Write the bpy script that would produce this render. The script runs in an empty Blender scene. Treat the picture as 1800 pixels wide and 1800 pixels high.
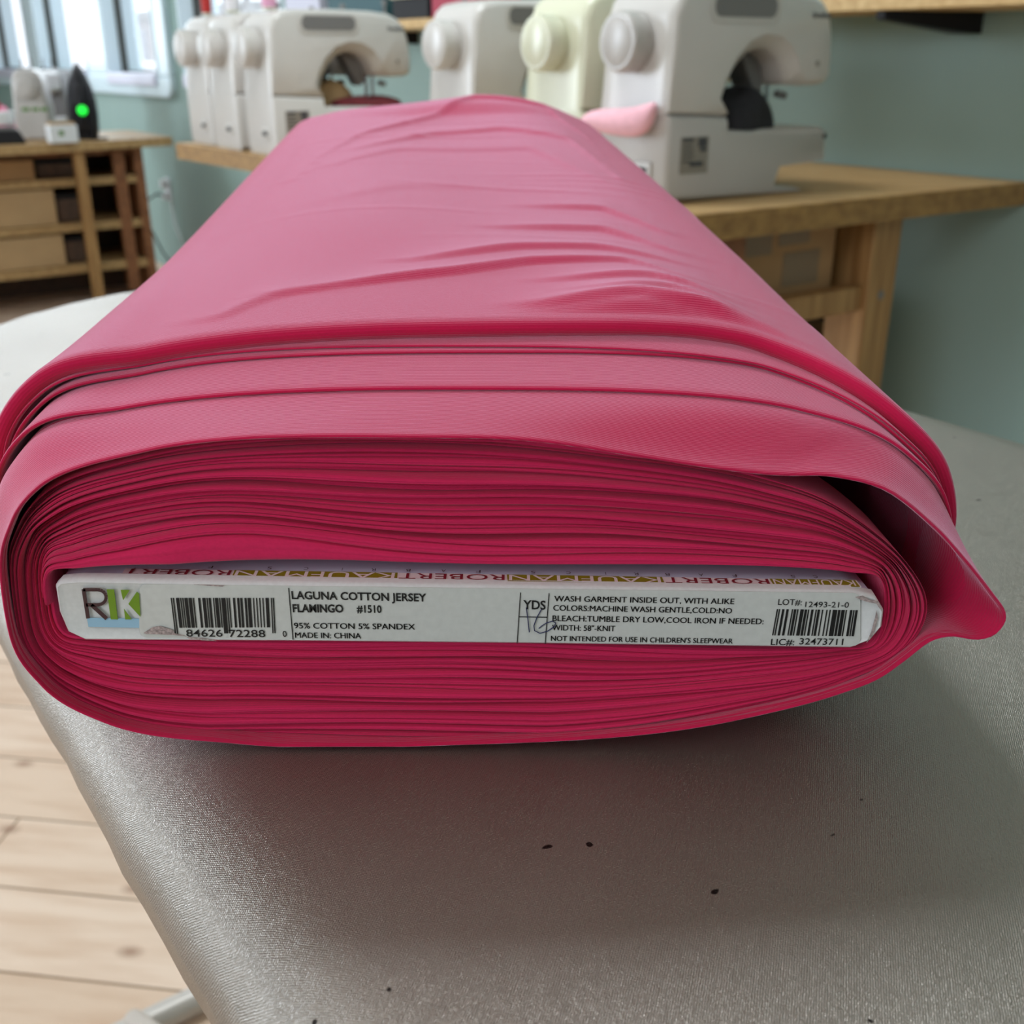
import bpy, bmesh, math, random
import numpy as np
from mathutils import Vector, Matrix
random.seed(7); rng = np.random.default_rng(11)
S = bpy.context.scene
COL = S.collection

# ---------------------------------------------------------------- camera
CAMZ, PITCH, FPX = 1.05, math.radians(22.8), 1900.0
cam_d = bpy.data.cameras.new('camera'); cam = bpy.data.objects.new('camera', cam_d); COL.objects.link(cam)
cam.location = (0, 0, CAMZ); cam.rotation_euler = (math.pi/2 - PITCH, 0, 0)
cam_d.sensor_width = 36; cam_d.lens = 36*FPX/1800; cam_d.clip_start = 0.01; cam_d.clip_end = 200
cam_d.dof.use_dof = True; cam_d.dof.focus_distance = 0.268; cam_d.dof.aperture_fstop = 21.0
S.camera = cam
# ---------------------------------------------------------------- view, world, lights
S.view_settings.view_transform = 'Standard'; S.view_settings.look = 'None'
S.view_settings.gamma = 1; S.view_settings.use_curve_mapping = False
S.view_settings.exposure = -0.06
W = bpy.data.worlds.new('sky'); S.world = W; W.use_nodes = True
W.node_tree.nodes['Background'].inputs[0].default_value = (0.86, 0.92, 1.0, 1)
W.node_tree.nodes['Background'].inputs[1].default_value = 1.7
# room axes: p runs towards the window wall, q runs along it, away from the camera
RA = math.radians(35.5); CP, SP = math.cos(RA), math.sin(RA)
def RM(p, q, z=0.0): return Vector((CP*p - SP*q, SP*p + CP*q, z))
def area(name, loc, target, sx, sy, power, col):
    d = bpy.data.lights.new(name, 'AREA'); d.shape = 'RECTANGLE'; d.size = sx; d.size_y = sy
    d.energy = power; d.color = col
    o = bpy.data.objects.new(name, d); COL.objects.link(o); o.location = loc
    o.rotation_euler = (Vector(target) - Vector(loc)).to_track_quat('-Z', 'Z').to_euler()
    return o
# daylight of the tall shop windows on the left and of the windows in the far wall; the side light is added fill
area('daylight_shopfront', RM(-2.9, 5.4, 1.75), RM(1.5, 2.2, 0.9), 3.6, 1.7, 225, (0.78, 0.89, 1.0))
area('side_fill_light', RM(-2.9, -0.6, 1.75), RM(0.3, 0.4, 0.95), 1.8, 1.5, 28, (0.97, 0.98, 1.0))  # unseen fill added at the left wall to brighten the label end
area('daylight_far_windows', RM(1.80, 7.3, 1.7), RM(-0.5, 2.5, 0.8), 3.2, 1.3, 75, (0.82, 0.92, 1.0))
# overhead lights: the workshop's ceiling panel, then an added front fill
area('overhead_light', RM(0.70, 1.66, 2.66), RM(0.70, 1.66, 0), 0.6, 0.7, 31, (0.88, 0.96, 1.0))
area('overhead_light', RM(-0.6, -1.2, 2.66), RM(-0.6, -1.2, 0), 0.6, 1.2, 9, (1.0, 0.96, 0.92))  # fill added behind the camera for the front of the bolt

# ---------------------------------------------------------------- pixel helpers (1800 x 1800 frame -> metres)
cb, sb = math.cos(PITCH), math.sin(PITCH)
CAM = Vector((0, 0, CAMZ))
def ray(px, py):
    x, y = (px-900)/FPX, (900-py)/FPX
    return Vector((x, cb + y*sb, -sb + y*cb))
def onY(px, py, Y): d = ray(px, py); return CAM + d*(Y/d.y)
def onZ(px, py, z): d = ray(px, py); return CAM + d*((z-CAMZ)/d.z)
def onP(px, py, p):
    d = ray(px, py); return CAM + d*(p/(CP*d.x + SP*d.y))
def onQ(px, py, q):
    d = ray(px, py); return CAM + d*(q/(-SP*d.x + CP*d.y))
def toR(v): return (CP*v.x + SP*v.y, -SP*v.x + CP*v.y, v.z)

# ---------------------------------------------------------------- materials
def mat(name, col, rough=0.6, metal=0.0, **kw):
    m = bpy.data.materials.new(name); m.use_nodes = True
    b = m.node_tree.nodes['Principled BSDF']
    b.inputs['Base Color'].default_value = (*col, 1); b.inputs['Roughness'].default_value = rough
    b.inputs['Metallic'].default_value = metal
    for k, v in kw.items(): b.inputs[k.replace('_', ' ')].default_value = v
    return m
def srgb(r, g, b):
    f = lambda c: (c/12.92 if c <= 0.04045 else ((c+0.055)/1.055)**2.4)
    return (f(r/255), f(g/255), f(b/255))
def nodes(m): return m.node_tree.nodes, m.node_tree.links, m.node_tree.nodes['Principled BSDF']
def vary(m, scale=20, amt=0.15, detail=4, stretch=(1, 1, 1), coord='Object', bump=0.0, dark=None):
    """soft procedural variation of the base colour and, if wanted, a bump"""
    n, l, b = nodes(m)
    tc = n.new('ShaderNodeTexCoord'); mp = n.new('ShaderNodeMapping'); mp.inputs['Scale'].default_value = stretch
    no = n.new('ShaderNodeTexNoise'); no.inputs['Scale'].default_value = scale; no.inputs['Detail'].default_value = detail
    l.new(tc.outputs[coord], mp.inputs[0]); l.new(mp.outputs[0], no.inputs['Vector'])
    c = b.inputs['Base Color'].default_value
    mx = n.new('ShaderNodeMix'); mx.data_type = 'RGBA'
    d = dark or tuple(x*(1-amt) for x in c[:3])
    mx.inputs[6].default_value = (*d, 1); mx.inputs[7].default_value = (*[min(1, x*(1+amt*0.6)) for x in c[:3]], 1)
    rp = n.new('ShaderNodeMapRange'); rp.inputs[1].default_value = 0.3; rp.inputs[2].default_value = 0.7
    l.new(no.outputs[0], rp.inputs[0]); l.new(rp.outputs[0], mx.inputs[0]); l.new(mx.outputs[2], b.inputs['Base Color'])
    if bump:
        bp = n.new('ShaderNodeBump'); bp.inputs['Strength'].default_value = 1; bp.inputs['Distance'].default_value = bump
        l.new(no.outputs[0], bp.inputs['Height']); l.new(bp.outputs[0], b.inputs['Normal'])
    return m
M = {}
def jersey(name, col, tint, sheen):
    m = mat(name, col, 0.9); n, l, b = nodes(m)
    b.inputs['Sheen Weight'].default_value = sheen; b.inputs['Sheen Roughness'].default_value = 0.45
    b.inputs['Sheen Tint'].default_value = (*tint, 1); b.inputs['Specular IOR Level'].default_value = 0.15
    uv = n.new('ShaderNodeUVMap')
    # fine knit courses: rows along the edge, broken into little stitches
    w = n.new('ShaderNodeTexWave'); w.wave_type = 'BANDS'; w.bands_direction = 'Y'
    w.inputs['Scale'].default_value = 0.36; w.inputs['Distortion'].default_value = 0.9; w.inputs['Detail'].default_value = 1.5
    w.inputs['Detail Scale'].default_value = 0.6
    l.new(uv.outputs[0], w.inputs['Vector'])
    mp = n.new('ShaderNodeMapping'); mp.inputs['Scale'].default_value = (0.9, 2.2, 1); l.new(uv.outputs[0], mp.inputs[0])
    v = n.new('ShaderNodeTexNoise'); v.inputs['Scale'].default_value = 1.0; v.inputs['Detail'].default_value = 3; l.new(mp.outputs[0], v.inputs['Vector'])
    ad = n.new('ShaderNodeMath'); ad.operation = 'ADD'; l.new(w.outputs['Fac'], ad.inputs[0]); l.new(v.outputs[0], ad.inputs[1])
    bp = n.new('ShaderNodeBump'); bp.inputs['Strength'].default_value = 0.4; bp.inputs['Distance'].default_value = 0.00016
    l.new(ad.outputs[0], bp.inputs['Height']); l.new(bp.outputs[0], b.inputs['Normal'])
    mx = n.new('ShaderNodeMix'); mx.data_type = 'RGBA'
    mx.inputs[6].default_value = (*[c*0.86 for c in col], 1); mx.inputs[7].default_value = (*[min(1, c*1.1) for c in col], 1)
    l.new(v.outputs[0], mx.inputs[0]); l.new(mx.outputs[2], b.inputs['Base Color'])
    return m
M['pink'] = jersey('flamingo_jersey', srgb(198, 24, 76), (1.0, 0.68, 0.90), 0.85)
M['pink_edge'] = jersey('flamingo_jersey_edges', srgb(212, 42, 94), (1.0, 0.55, 0.74), 0.3)
M['white_card'] = vary(mat('label_card', srgb(222, 225, 228), 0.42), 900, 0.05, 5)
M['sticker'] = vary(mat('sticker_paper', srgb(205, 208, 207), 0.5), 500, 0.05, 5)
M['ink'] = mat('black_ink', srgb(14, 14, 16), 0.6)
M['blue_ink'] = mat('blue_pen', srgb(28, 34, 84), 0.5)
M['brown_ink'] = mat('brown_print', srgb(66, 38, 42), 0.5)
M['green_ink'] = mat('green_print', srgb(112, 148, 26), 0.5)
M['sky_ink'] = mat('pale_blue_print', srgb(150, 192, 220), 0.5)
M['olive_ink'] = mat('olive_print', srgb(140, 124, 22), 0.5)
M['red_ink'] = mat('dark_red_print', srgb(132, 34, 48), 0.5)
M['blush'] = mat('blush_card', srgb(232, 214, 220), 0.5)
M['lavender'] = mat('lavender_card', srgb(206, 206, 232), 0.45)
M['torn'] = vary(mat('torn_paper', srgb(176, 160, 160), 0.9), 1500, 0.5, 4)
def silver():
    m = mat('silver_cover', srgb(150, 146, 142), 0.42, 0.85); n, l, b = nodes(m)
    tc = n.new('ShaderNodeTexCoord')
    no = n.new('ShaderNodeTexNoise'); no.inputs['Scale'].default_value = 2500; no.inputs['Detail'].default_value = 1.5
    l.new(tc.outputs['Object'], no.inputs['Vector'])
    mp = n.new('ShaderNodeMapping'); mp.inputs['Rotation'].default_value = (0, 0, 0.9); l.new(tc.outputs['Object'], mp.inputs[0])
    w = n.new('ShaderNodeTexWave'); w.inputs['Scale'].default_value = 640; w.inputs['Distortion'].default_value = 2; l.new(mp.outputs[0], w.inputs['Vector'])
    w2 = n.new('ShaderNodeTexWave'); w2.bands_direction = 'Y'; w2.inputs['Scale'].default_value = 640; w2.inputs['Distortion'].default_value = 2; l.new(mp.outputs[0], w2.inputs['Vector'])
    a = n.new('ShaderNodeMath'); a.operation = 'ADD'; l.new(w.outputs['Fac'], a.inputs[0]); l.new(w2.outputs['Fac'], a.inputs[1])
    a3 = n.new('ShaderNodeMath'); a3.operation = 'MULTIPLY'; a3.inputs[1].default_value = 0.25; l.new(a.outputs[0], a3.inputs[0])
    a2 = n.new('ShaderNodeMath'); a2.operation = 'ADD'; l.new(a3.outputs[0], a2.inputs[0]); l.new(no.outputs[0], a2.inputs[1])
    bp = n.new('ShaderNodeBump'); bp.inputs['Strength'].default_value = 0.8; bp.inputs['Distance'].default_value = 0.00026
    l.new(a2.outputs[0], bp.inputs['Height']); l.new(bp.outputs[0], b.inputs['Normal'])
    # a few dark specks and worn patches
    n2 = n.new('ShaderNodeTexNoise'); n2.inputs['Scale'].default_value = 190; n2.inputs['Detail'].default_value = 1; l.new(tc.outputs['Object'], n2.inputs['Vector'])
    r2 = n.new('ShaderNodeMapRange'); r2.inputs[1].default_value = 0.79; r2.inputs[2].default_value = 0.81; l.new(n2.outputs[0], r2.inputs[0])
    n3 = n.new('ShaderNodeTexNoise'); n3.inputs['Scale'].default_value = 14; n3.inputs['Detail'].default_value = 5; l.new(tc.outputs['Object'], n3.inputs['Vector'])
    m0 = n.new('ShaderNodeMix'); m0.data_type = 'RGBA'; m0.inputs[6].default_value = (*srgb(148, 140, 132), 1); m0.inputs[7].default_value = (*srgb(170, 163, 156), 1)
    l.new(n3.outputs[0], m0.inputs[0])
    m1 = n.new('ShaderNodeMix'); m1.data_type = 'RGBA'; m1.inputs[7].default_value = (*srgb(40, 34, 32), 1)
    l.new(m0.outputs[2], m1.inputs[6]); l.new(r2.outputs[0], m1.inputs[0]); l.new(m1.outputs[2], b.inputs['Base Color'])
    rr = n.new('ShaderNodeMapRange'); rr.inputs[3].default_value = 0.28; rr.inputs[4].default_value = 0.46; l.new(no.outputs[0], rr.inputs[0]); l.new(rr.outputs[0], b.inputs['Roughness'])
    return m
M['silver'] = silver()
M['white_plastic'] = vary(mat('white_plastic', srgb(202, 198, 194), 0.28), 6, 0.04)
M['grey_plastic'] = vary(mat('pale_grey_plastic', srgb(184, 179, 175), 0.3), 6, 0.04)
M['cream_plastic'] = vary(mat('cream_plastic', srgb(214, 214, 190), 0.25), 6, 0.04)
M['dark_plastic'] = mat('dark_plastic', srgb(26, 24, 27), 0.5, 0.0, Specular_IOR_Level=0.25)
M['mid_plastic'] = mat('mid_grey_plastic', srgb(120, 118, 118), 0.5)
M['chrome'] = mat('chrome', srgb(190, 190, 195), 0.2, 1.0)
M['plate'] = mat('rating_plate_foil', srgb(150, 142, 134), 0.5, 0.2)
M['logo_grey'] = mat('logo_grey', srgb(70, 70, 76), 0.5)
def wood(name, c1, c2, rough=0.5, scale=6, stretch=(1, 12, 12)):
    m = mat(name, c1, rough); vary(m, scale, 0.2, 6, stretch, dark=c2); return m
M['birch'] = wood('birch_ply', srgb(182, 150, 104), srgb(156, 120, 74))
M['birch_edge'] = wood('ply_edge', srgb(160, 124, 70), srgb(130, 94, 50))
M['pine'] = wood('pine', srgb(172, 134, 86), srgb(142, 102, 58), 0.55, 5, (12, 12, 1))
M['dark_wood'] = wood('stained_wood', srgb(150, 98, 62), srgb(112, 70, 42), 0.6)
M['brown_wood'] = wood('brown_wood', srgb(92, 66, 50), srgb(64, 44, 34), 0.6)
M['shelf_wood'] = wood('pale_shelf_wood', srgb(206, 174, 122), srgb(188, 150, 96))
M['kraft'] = vary(mat('kraft_card', srgb(170, 132, 92), 0.85), 8, 0.14)
M['kraft_light'] = vary(mat('pale_kraft_card', srgb(186, 154, 114), 0.85), 8, 0.1)
M['tape'] = mat('brown_tape', srgb(138, 112, 86), 0.35)
M['wall'] = vary(mat('wall_paint', srgb(144, 169, 163), 0.6), 3, 0.04)
M['trim_white'] = mat('trim_paint', srgb(206, 224, 232), 0.35)
M['sill'] = mat('sill_paint', srgb(208, 208, 226), 0.4)
M['frame_dark'] = mat('window_frame_dark', srgb(52, 56, 50), 0.5)
M['ceiling'] = mat('ceiling_paint', srgb(236, 236, 232), 0.8)
def glass():
    m = bpy.data.materials.new('window_glass'); m.use_nodes = True; n, l = m.node_tree.nodes, m.node_tree.links
    n.remove(n['Principled BSDF']); t = n.new('ShaderNodeBsdfTransparent'); g = n.new('ShaderNodeBsdfGlossy'); g.inputs['Roughness'].default_value = 0.03
    x = n.new('ShaderNodeMixShader'); x.inputs[0].default_value = 0.06
    l.new(t.outputs[0], x.inputs[1]); l.new(g.outputs[0], x.inputs[2]); l.new(x.outputs[0], n['Material Output'].inputs[0]); return m
M['glass'] = glass()
def floor_mat():
    m = mat('pine_floor', srgb(214, 190, 162), 0.42); n, l, b = nodes(m)
    tc = n.new('ShaderNodeTexCoord'); mp = n.new('ShaderNodeMapping'); mp.inputs['Rotation'].default_value = (0, 0, math.radians(7.5))
    mp.inputs['Location'].default_value = (0.20, 0.052, 0)
    l.new(tc.outputs['Object'], mp.inputs[0])
    br = n.new('ShaderNodeTexBrick'); br.offset = 0.37; br.offset_frequency = 2
    br.inputs['Scale'].default_value = 1; br.inputs['Brick Width'].default_value = 1.9; br.inputs['Row Height'].default_value = 0.14
    br.inputs['Mortar Size'].default_value = 0.0022; br.inputs['Mortar Smooth'].default_value = 0.4
    br.inputs['Color1'].default_value = (*srgb(232, 208, 188), 1); br.inputs['Color2'].default_value = (*srgb(216, 188, 164), 1)
    br.inputs['Mortar'].default_value = (*srgb(150, 122, 96), 1)
    l.new(mp.outputs[0], br.inputs['Vector'])
    m2 = n.new('ShaderNodeMapping'); m2.inputs['Scale'].default_value = (2.2, 16, 1); l.new(mp.outputs[0], m2.inputs[0])
    g = n.new('ShaderNodeTexNoise'); g.inputs['Scale'].default_value = 2.2; g.inputs['Detail'].default_value = 8; l.new(m2.outputs[0], g.inputs['Vector'])
    gx = n.new('ShaderNodeMix'); gx.data_type = 'RGBA'; gx.blend_type = 'MULTIPLY'
    rg = n.new('ShaderNodeMapRange'); rg.inputs[1].default_value = 0.42; rg.inputs[2].default_value = 0.75; rg.inputs[4].default_value = 0.5; l.new(g.outputs[0], rg.inputs[0])
    l.new(rg.outputs[0], gx.inputs[0]); l.new(br.outputs[0], gx.inputs[6]); gx.inputs[7].default_value = (*srgb(205, 176, 146), 1)
    # knots
    m3 = n.new('ShaderNodeMapping'); m3.inputs['Scale'].default_value = (3.4, 5.6, 1); l.new(mp.outputs[0], m3.inputs[0])
    v = n.new('ShaderNodeTexVoronoi'); v.voronoi_dimensions = '2D'; v.inputs['Scale'].default_value = 1.0; v.inputs['Randomness'].default_value = 1; l.new(m3.outputs[0], v.inputs['Vector'])
    rk = n.new('ShaderNodeMapRange'); rk.inputs[1].default_value = 0.015; rk.inputs[2].default_value = 0.075; rk.inputs[3].default_value = 0.75; rk.inputs[4].default_value = 0; l.new(v.outputs['Distance'], rk.inputs[0])
    kx = n.new('ShaderNodeMix'); kx.data_type = 'RGBA'; l.new(rk.outputs[0], kx.inputs[0]); l.new(gx.outputs[2], kx.inputs[6]); kx.inputs[7].default_value = (*srgb(150, 112, 88), 1)
    l.new(kx.outputs[2], b.inputs['Base Color'])
    bp = n.new('ShaderNodeBump'); bp.inputs['Distance'].default_value = 0.001; bp.invert = True; l.new(br.outputs['Fac'], bp.inputs['Height']); l.new(bp.outputs[0], b.inputs['Normal'])
    return m
M['floor'] = floor_mat()

# ---------------------------------------------------------------- object helpers
def tag(o, label=None, cat=None, group=None, kind=None):
    if label: o['label'] = label
    if cat: o['category'] = cat
    if group: o['group'] = group
    if kind: o['kind'] = kind
    return o
def thing(name, label, cat, loc=(0, 0, 0), rz=0.0, group=None):
    o = bpy.data.objects.new(name, None); COL.objects.link(o); o.empty_display_size = 0.05
    o.location = loc; o.rotation_euler = (0, 0, rz); return tag(o, label, cat, group)
class MB:
    """collects shapes into one mesh"""
    def __init__(s): s.v = []; s.f = []
    def add(s, vs, fs):
        k = len(s.v); s.v += [tuple(v) for v in vs]; s.f += [tuple(i+k for i in f) for f in fs]; return s
    def box(s, x0, x1, y0, y1, z0, z1, T=None):
        vs = [(x, y, z) for x in (x0, x1) for y in (y0, y1) for z in (z0, z1)]
        if T: vs = [T(*v) for v in vs]
        return s.add(vs, [(0, 1, 3, 2), (4, 6, 7, 5), (0, 4, 5, 1), (2, 3, 7, 6), (0, 2, 6, 4), (1, 5, 7, 3)])
    def loft(s, rings, cap=True, closed=True):
        n = len(rings[0]); k = len(s.v)
        for r in rings: s.v += [tuple(v) for v in r]
        m = n if closed else n-1
        for a in range(len(rings)-1):
            for i in range(m):
                j = (i+1) % n
                s.f.append((k+a*n+i, k+a*n+j, k+(a+1)*n+j, k+(a+1)*n+i))
        if cap:
            s.f.append(tuple(k+i for i in reversed(range(n)))); s.f.append(tuple(k+(len(rings)-1)*n+i for i in range(n)))
        return s
    def cyl(s, a, b, r0, r1=None, n=20, rings=None):
        """round bar from a to b; rings = [(t, r)] for a turned profile"""
        a, b = Vector(a), Vector(b); ax = (b-a); r1 = r0 if r1 is None else r1
        u = ax.normalized().orthogonal().normalized(); w = ax.normalized().cross(u)
        prof = rings or [(0, r0), (1, r1)]
        return s.loft([[a + ax*t + (u*math.cos(2*math.pi*i/n) + w*math.sin(2*math.pi*i/n))*r for i in range(n)] for t, r in prof])
    def tube(s, pts, r, n=10, flat=1.0):
        pts = [Vector(p) for p in pts]; rg = []
        up = None
        for i, p in enumerate(pts):
            t = (pts[min(i+1, len(pts)-1)] - pts[max(i-1, 0)]).normalized()
            u = (up - t*up.dot(t)).normalized() if up is not None else t.orthogonal().normalized()
            up = u; w = t.cross(u)
            rg.append([p + (u*math.cos(2*math.pi*k/n) + w*flat*math.sin(2*math.pi*k/n))*r for k in range(n)])
        return s.loft(rg)
    def build(s, name, m, parent=None, bevel=0.0, smooth=True, seg=3, world=False, ang=35):
        me = bpy.data.meshes.new(name); vs = s.v
        if parent is not None and world:
            inv = (Matrix.Translation(parent.location) @ parent.rotation_euler.to_matrix().to_4x4()).inverted()
            vs = [tuple(inv @ Vector(v)) for v in vs]
        me.from_pydata(vs, [], s.f); me.validate()
        bm = bmesh.new(); bm.from_mesh(me); bmesh.ops.recalc_face_normals(bm, faces=bm.faces); bm.to_mesh(me); bm.free()
        me.materials.append(m)
        o = bpy.data.objects.new(name, me); COL.objects.link(o)
        if parent is not None: o.parent = parent
        if smooth:
            me.shade_smooth(); me.set_sharp_from_angle(angle=math.radians(ang))
        if bevel:
            b = o.modifiers.new('bevel', 'BEVEL'); b.width = bevel; b.segments = seg; b.limit_method = 'ANGLE'; b.angle_limit = math.radians(40)
        return o
def copy_tree(o, parent=None):
    c = o.copy(); COL.objects.link(c)
    if parent is not None: c.parent = parent
    for ch in list(o.children): copy_tree(ch, c)
    return c
_cache = {}
def text_mesh(txt, bold=0.0):
    """glyph outlines as verts (x in 0..1 of width, y in cap heights) and faces"""
    c = bpy.data.curves.new('t', 'FONT'); c.body = txt; c.offset = bold; c.resolution_u = 3
    o = bpy.data.objects.new('t', c); COL.objects.link(o); dg = bpy.context.evaluated_depsgraph_get(); dg.update()
    e = o.evaluated_get(dg); me = e.to_mesh()
    v = np.array([tuple(x.co) for x in me.vertices]); f = [tuple(p.vertices) for p in me.polygons]
    e.to_mesh_clear(); bpy.data.objects.remove(o); bpy.data.curves.remove(c)
    c2 = 0.682  # cap height of the built-in face
    v[:, 0] = (v[:, 0]-v[:, 0].min())/(v[:, 0].max()-v[:, 0].min()); v[:, 1] /= c2
    return v, f
def add_text(mb, txt, A, B, up, bold=0.0, lift=Vector((0, 0, 0))):
    v, f = text_mesh(txt, bold); A, B, up = Vector(A), Vector(B), Vector(up)
    mb.add([A + (B-A)*x + up*y + lift for x, y in v[:, :2]], f)
def smooth01(t): t = np.clip(t, 0, 1); return t*t*(3-2*t)
# ================================================================ the room
def rbox(mb, p0, p1, q0, q1, z0, z1): return mb.box(p0, p1, q0, q1, z0, z1, T=RM)
def struct(name, mb, m, parent=None, **k):
    o = mb.build(name, m, parent, smooth=False, **k)
    if parent is None: o['kind'] = 'structure'
    return o
PW = 1.93
fl = MB(); rbox(fl, -3.0, 2.1, -3.0, 10.4, -0.05, 0.0); struct('floor', fl, M['floor'])
ce = MB(); rbox(ce, -3.0, 2.1, -3.0, 10.4, 2.7, 2.75); struct('ceiling', ce, M['ceiling'])
WIN = [(8.15, 9.25), (6.83, 7.88), (5.64, 6.44), (4.15, 5.27)]      # the four window openings along the wall (q)
WZ0, WZ1 = 0.965, 2.35
wl = MB(); rbox(wl, PW, PW+0.16, -3.0, 10.4, 0.0, WZ0); rbox(wl, PW, PW+0.16, -3.0, 10.4, WZ1, 2.7)
edges = [-3.0] + [v for a in sorted(WIN) for v in a] + [10.4]
for a, b in zip(edges[0::2], edges[1::2]): rbox(wl, PW, PW+0.16, a, b, WZ0, WZ1)
struct('wall_right', wl, M['wall'])
w = MB(); rbox(w, -3.0, 2.1, 10.4, 10.55, 0, 2.7); struct('wall_back', w, M['wall'])
w = MB(); rbox(w, -3.0, 2.1, -3.15, -3.0, 0, 2.7); struct('wall_front', w, M['wall'])
w = MB()
for a, b, z0, z1 in [(-3.0, -1.6, 0, 2.7), (0.4, 3.5, 0, 2.7), (-1.6, 0.4, 0, 0.9), (-1.6, 0.4, 2.55, 2.7), (7.3, 10.4, 0, 2.7), (3.5, 7.3, 0, 0.85), (3.5, 7.3, 2.62, 2.7)]: rbox(w, -3.15, -3.0, a, b, z0, z1)
struct('wall_left', w, M['wall'])
# raised plaster surround of the window group, with a rounded lower corner
t = MB(); q0, q1, zb, r = 5.47, 9.6, 0.868, 0.07
prof = [(q1, zb), (q1, WZ0)] + [(q0, WZ0)] + [(q0 + r - r*math.cos(a), zb + r - r*math.sin(a)) for a in [k*math.pi/12 for k in range(0, 7)]]
t.loft([[RM(PW-0.035, q, z) for q, z in prof], [RM(PW, q, z) for q, z in prof]])
for a, b in [(5.47, 5.62), (6.46, 6.81), (7.90, 8.13), (9.27, 9.6)]: rbox(t, PW-0.035, PW, a, b, WZ0, WZ1+0.1)
tr = t.build('trim_1', M['trim_white'], None, bevel=0.008, smooth=True); tr['kind'] = 'structure'
for k, (a, b) in enumerate(WIN):
    f = MB(); d = 0.02
    for x in ((a, a+0.045), (b-d, b)): rbox(f, PW+0.04, PW+0.075, x[0], x[1], WZ0, WZ1)
    rbox(f, PW+0.04, PW+0.075, a+0.045, b-d, WZ0, WZ0+d); rbox(f, PW+0.04, PW+0.075, a+0.045, b-d, WZ1-d, WZ1)
    wn = struct('window_%d' % (k+1), f, M['frame_dark'])
    for jq in ((a, a+0.010), (b-0.010, b)):
        j_ = MB(); rbox(j_, PW-0.034, PW+0.16, jq[0], jq[1], WZ0, WZ1); j_.build('jamb', M['trim_white'], wn, smooth=False)
    g = MB(); rbox(g, PW+0.05, PW+0.055, a+d, b-d, WZ0+d, WZ1-d); g.build('pane', M['glass'], wn, smooth=False)
    s_ = MB(); rbox(s_, PW-0.05, PW+0.04, a+0.015, b-0.015, WZ0-0.045, WZ0+0.012); s_.build('sill', M['sill'], wn, bevel=0.006)
# shop window in the left wall, where the daylight comes in
f = MB(); a, b, z0, z1, d = 3.5, 7.3, 0.85, 2.62, 0.05
for x in ((a, a+d), (b-d, b), (5.375, 5.425)): rbox(f, -3.12, -3.03, x[0], x[1], z0, z1)
rbox(f, -3.12, -3.03, a+d, b-d, z0, z0+d); rbox(f, -3.12, -3.03, a+d, b-d, z1-d, z1)
wn = struct('window_5', f, M['frame_dark']); g = MB(); rbox(g, -3.08, -3.075, a+d, b-d, z0+d, z1-d); g.build('pane', M['glass'], wn, smooth=False)
f = MB(); a, b, z0, z1, d = -1.6, 0.4, 0.9, 2.55, 0.05  # unseen window added to frame the side fill light
for x in ((a, a+d), (b-d, b)): rbox(f, -3.12, -3.03, x[0], x[1], z0, z1)
rbox(f, -3.12, -3.03, a+d, b-d, z0, z0+d); rbox(f, -3.12, -3.03, a+d, b-d, z1-d, z1)
wn = struct('window_6', f, M['frame_dark']); g = MB(); rbox(g, -3.08, -3.075, a+d, b-d, z0+d, z1-d); g.build('pane', M['glass'], wn, smooth=False)

# ---- outside the windows
g = MB(); rbox(g, 2.1, 40, -10, 60, -0.45, -0.4); tag(struct('ground', g, vary(mat('pavement', srgb(205, 203, 206), 0.9), 1, 0.1)), kind='structure')
def house(name, label, p0, p1, q0, q1, h, col, n):
    t = thing(name, label, 'building', RM((p0+p1)/2, (q0+q1)/2, -0.4)); m = vary(mat(name+'_wall', col, 0.9), 1.5, 0.08)
    b = MB(); rbox(b, p0, p1, q0, q1, -0.4, h); b.build('wall', m, t, world=True, smooth=False)
    b = MB(); rbox(b, p0-0.2, p1, q0-0.2, q1+0.2, h, h+0.25); b.build('roof', M['mid_plastic'], t, world=True, smooth=False)
    for k in range(n):
        c = q0 + (k+0.5)*(q1-q0)/n; f = MB(); rbox(f, p0-0.05, p0, c-0.5, c+0.5, 0.5, 1.9); f.build('window', mat('far_glass', srgb(120, 124, 136), 0.2), t, world=True, smooth=False)
house('shop_building', 'low grey building seen through the windows across the street', 13, 18, 30, 44, 2.2, srgb(166, 160, 160), 5)
house('block_building', 'taller grey building behind the window nearest the shelf end', 10.5, 15, 20, 29.5, 1.75, srgb(176, 170, 166), 4)
t = thing('street_tree', 'bare tree trunk standing outside the third window', 'tree', RM(5.0, 12.3, -0.4))
b = MB(); b.cyl(RM(5.0, 12.3, -0.4), RM(5.05, 12.3, 3.2), 0.12, 0.08, 10); b.build('trunk', mat('bark', srgb(120, 112, 112), 0.9), t, world=True)
b = MB()
for k in range(5): b.cyl(RM(5.03, 12.3, 1.3+0.3*k), RM(5.03 + 0.5*math.cos(k*2.1), 12.3 + 0.9*math.sin(k*2.1), 2.2+0.35*k), 0.045, 0.02, 7)
b.build('branches', mat('bark', srgb(120, 112, 112), 0.9), t, world=True)
t = thing('parked_car', 'pale parked car outside the third window', 'car', RM(6.3, 16.5, -0.4))
b = MB(); car = [(-2.1, 0.25), (-2.1, 0.75), (-1.2, 0.9), (-0.7, 1.38), (0.9, 1.4), (1.6, 0.95), (2.1, 0.85), (2.15, 0.25)]
b.loft([[RM(5.5, 16.5+x, z-0.4) for x, z in car], [RM(7.1, 16.5+x, z-0.4) for x, z in car]]); b.build('body', mat('car_paint', srgb(226, 226, 232), 0.25), t, world=True, bevel=0.08)
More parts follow.
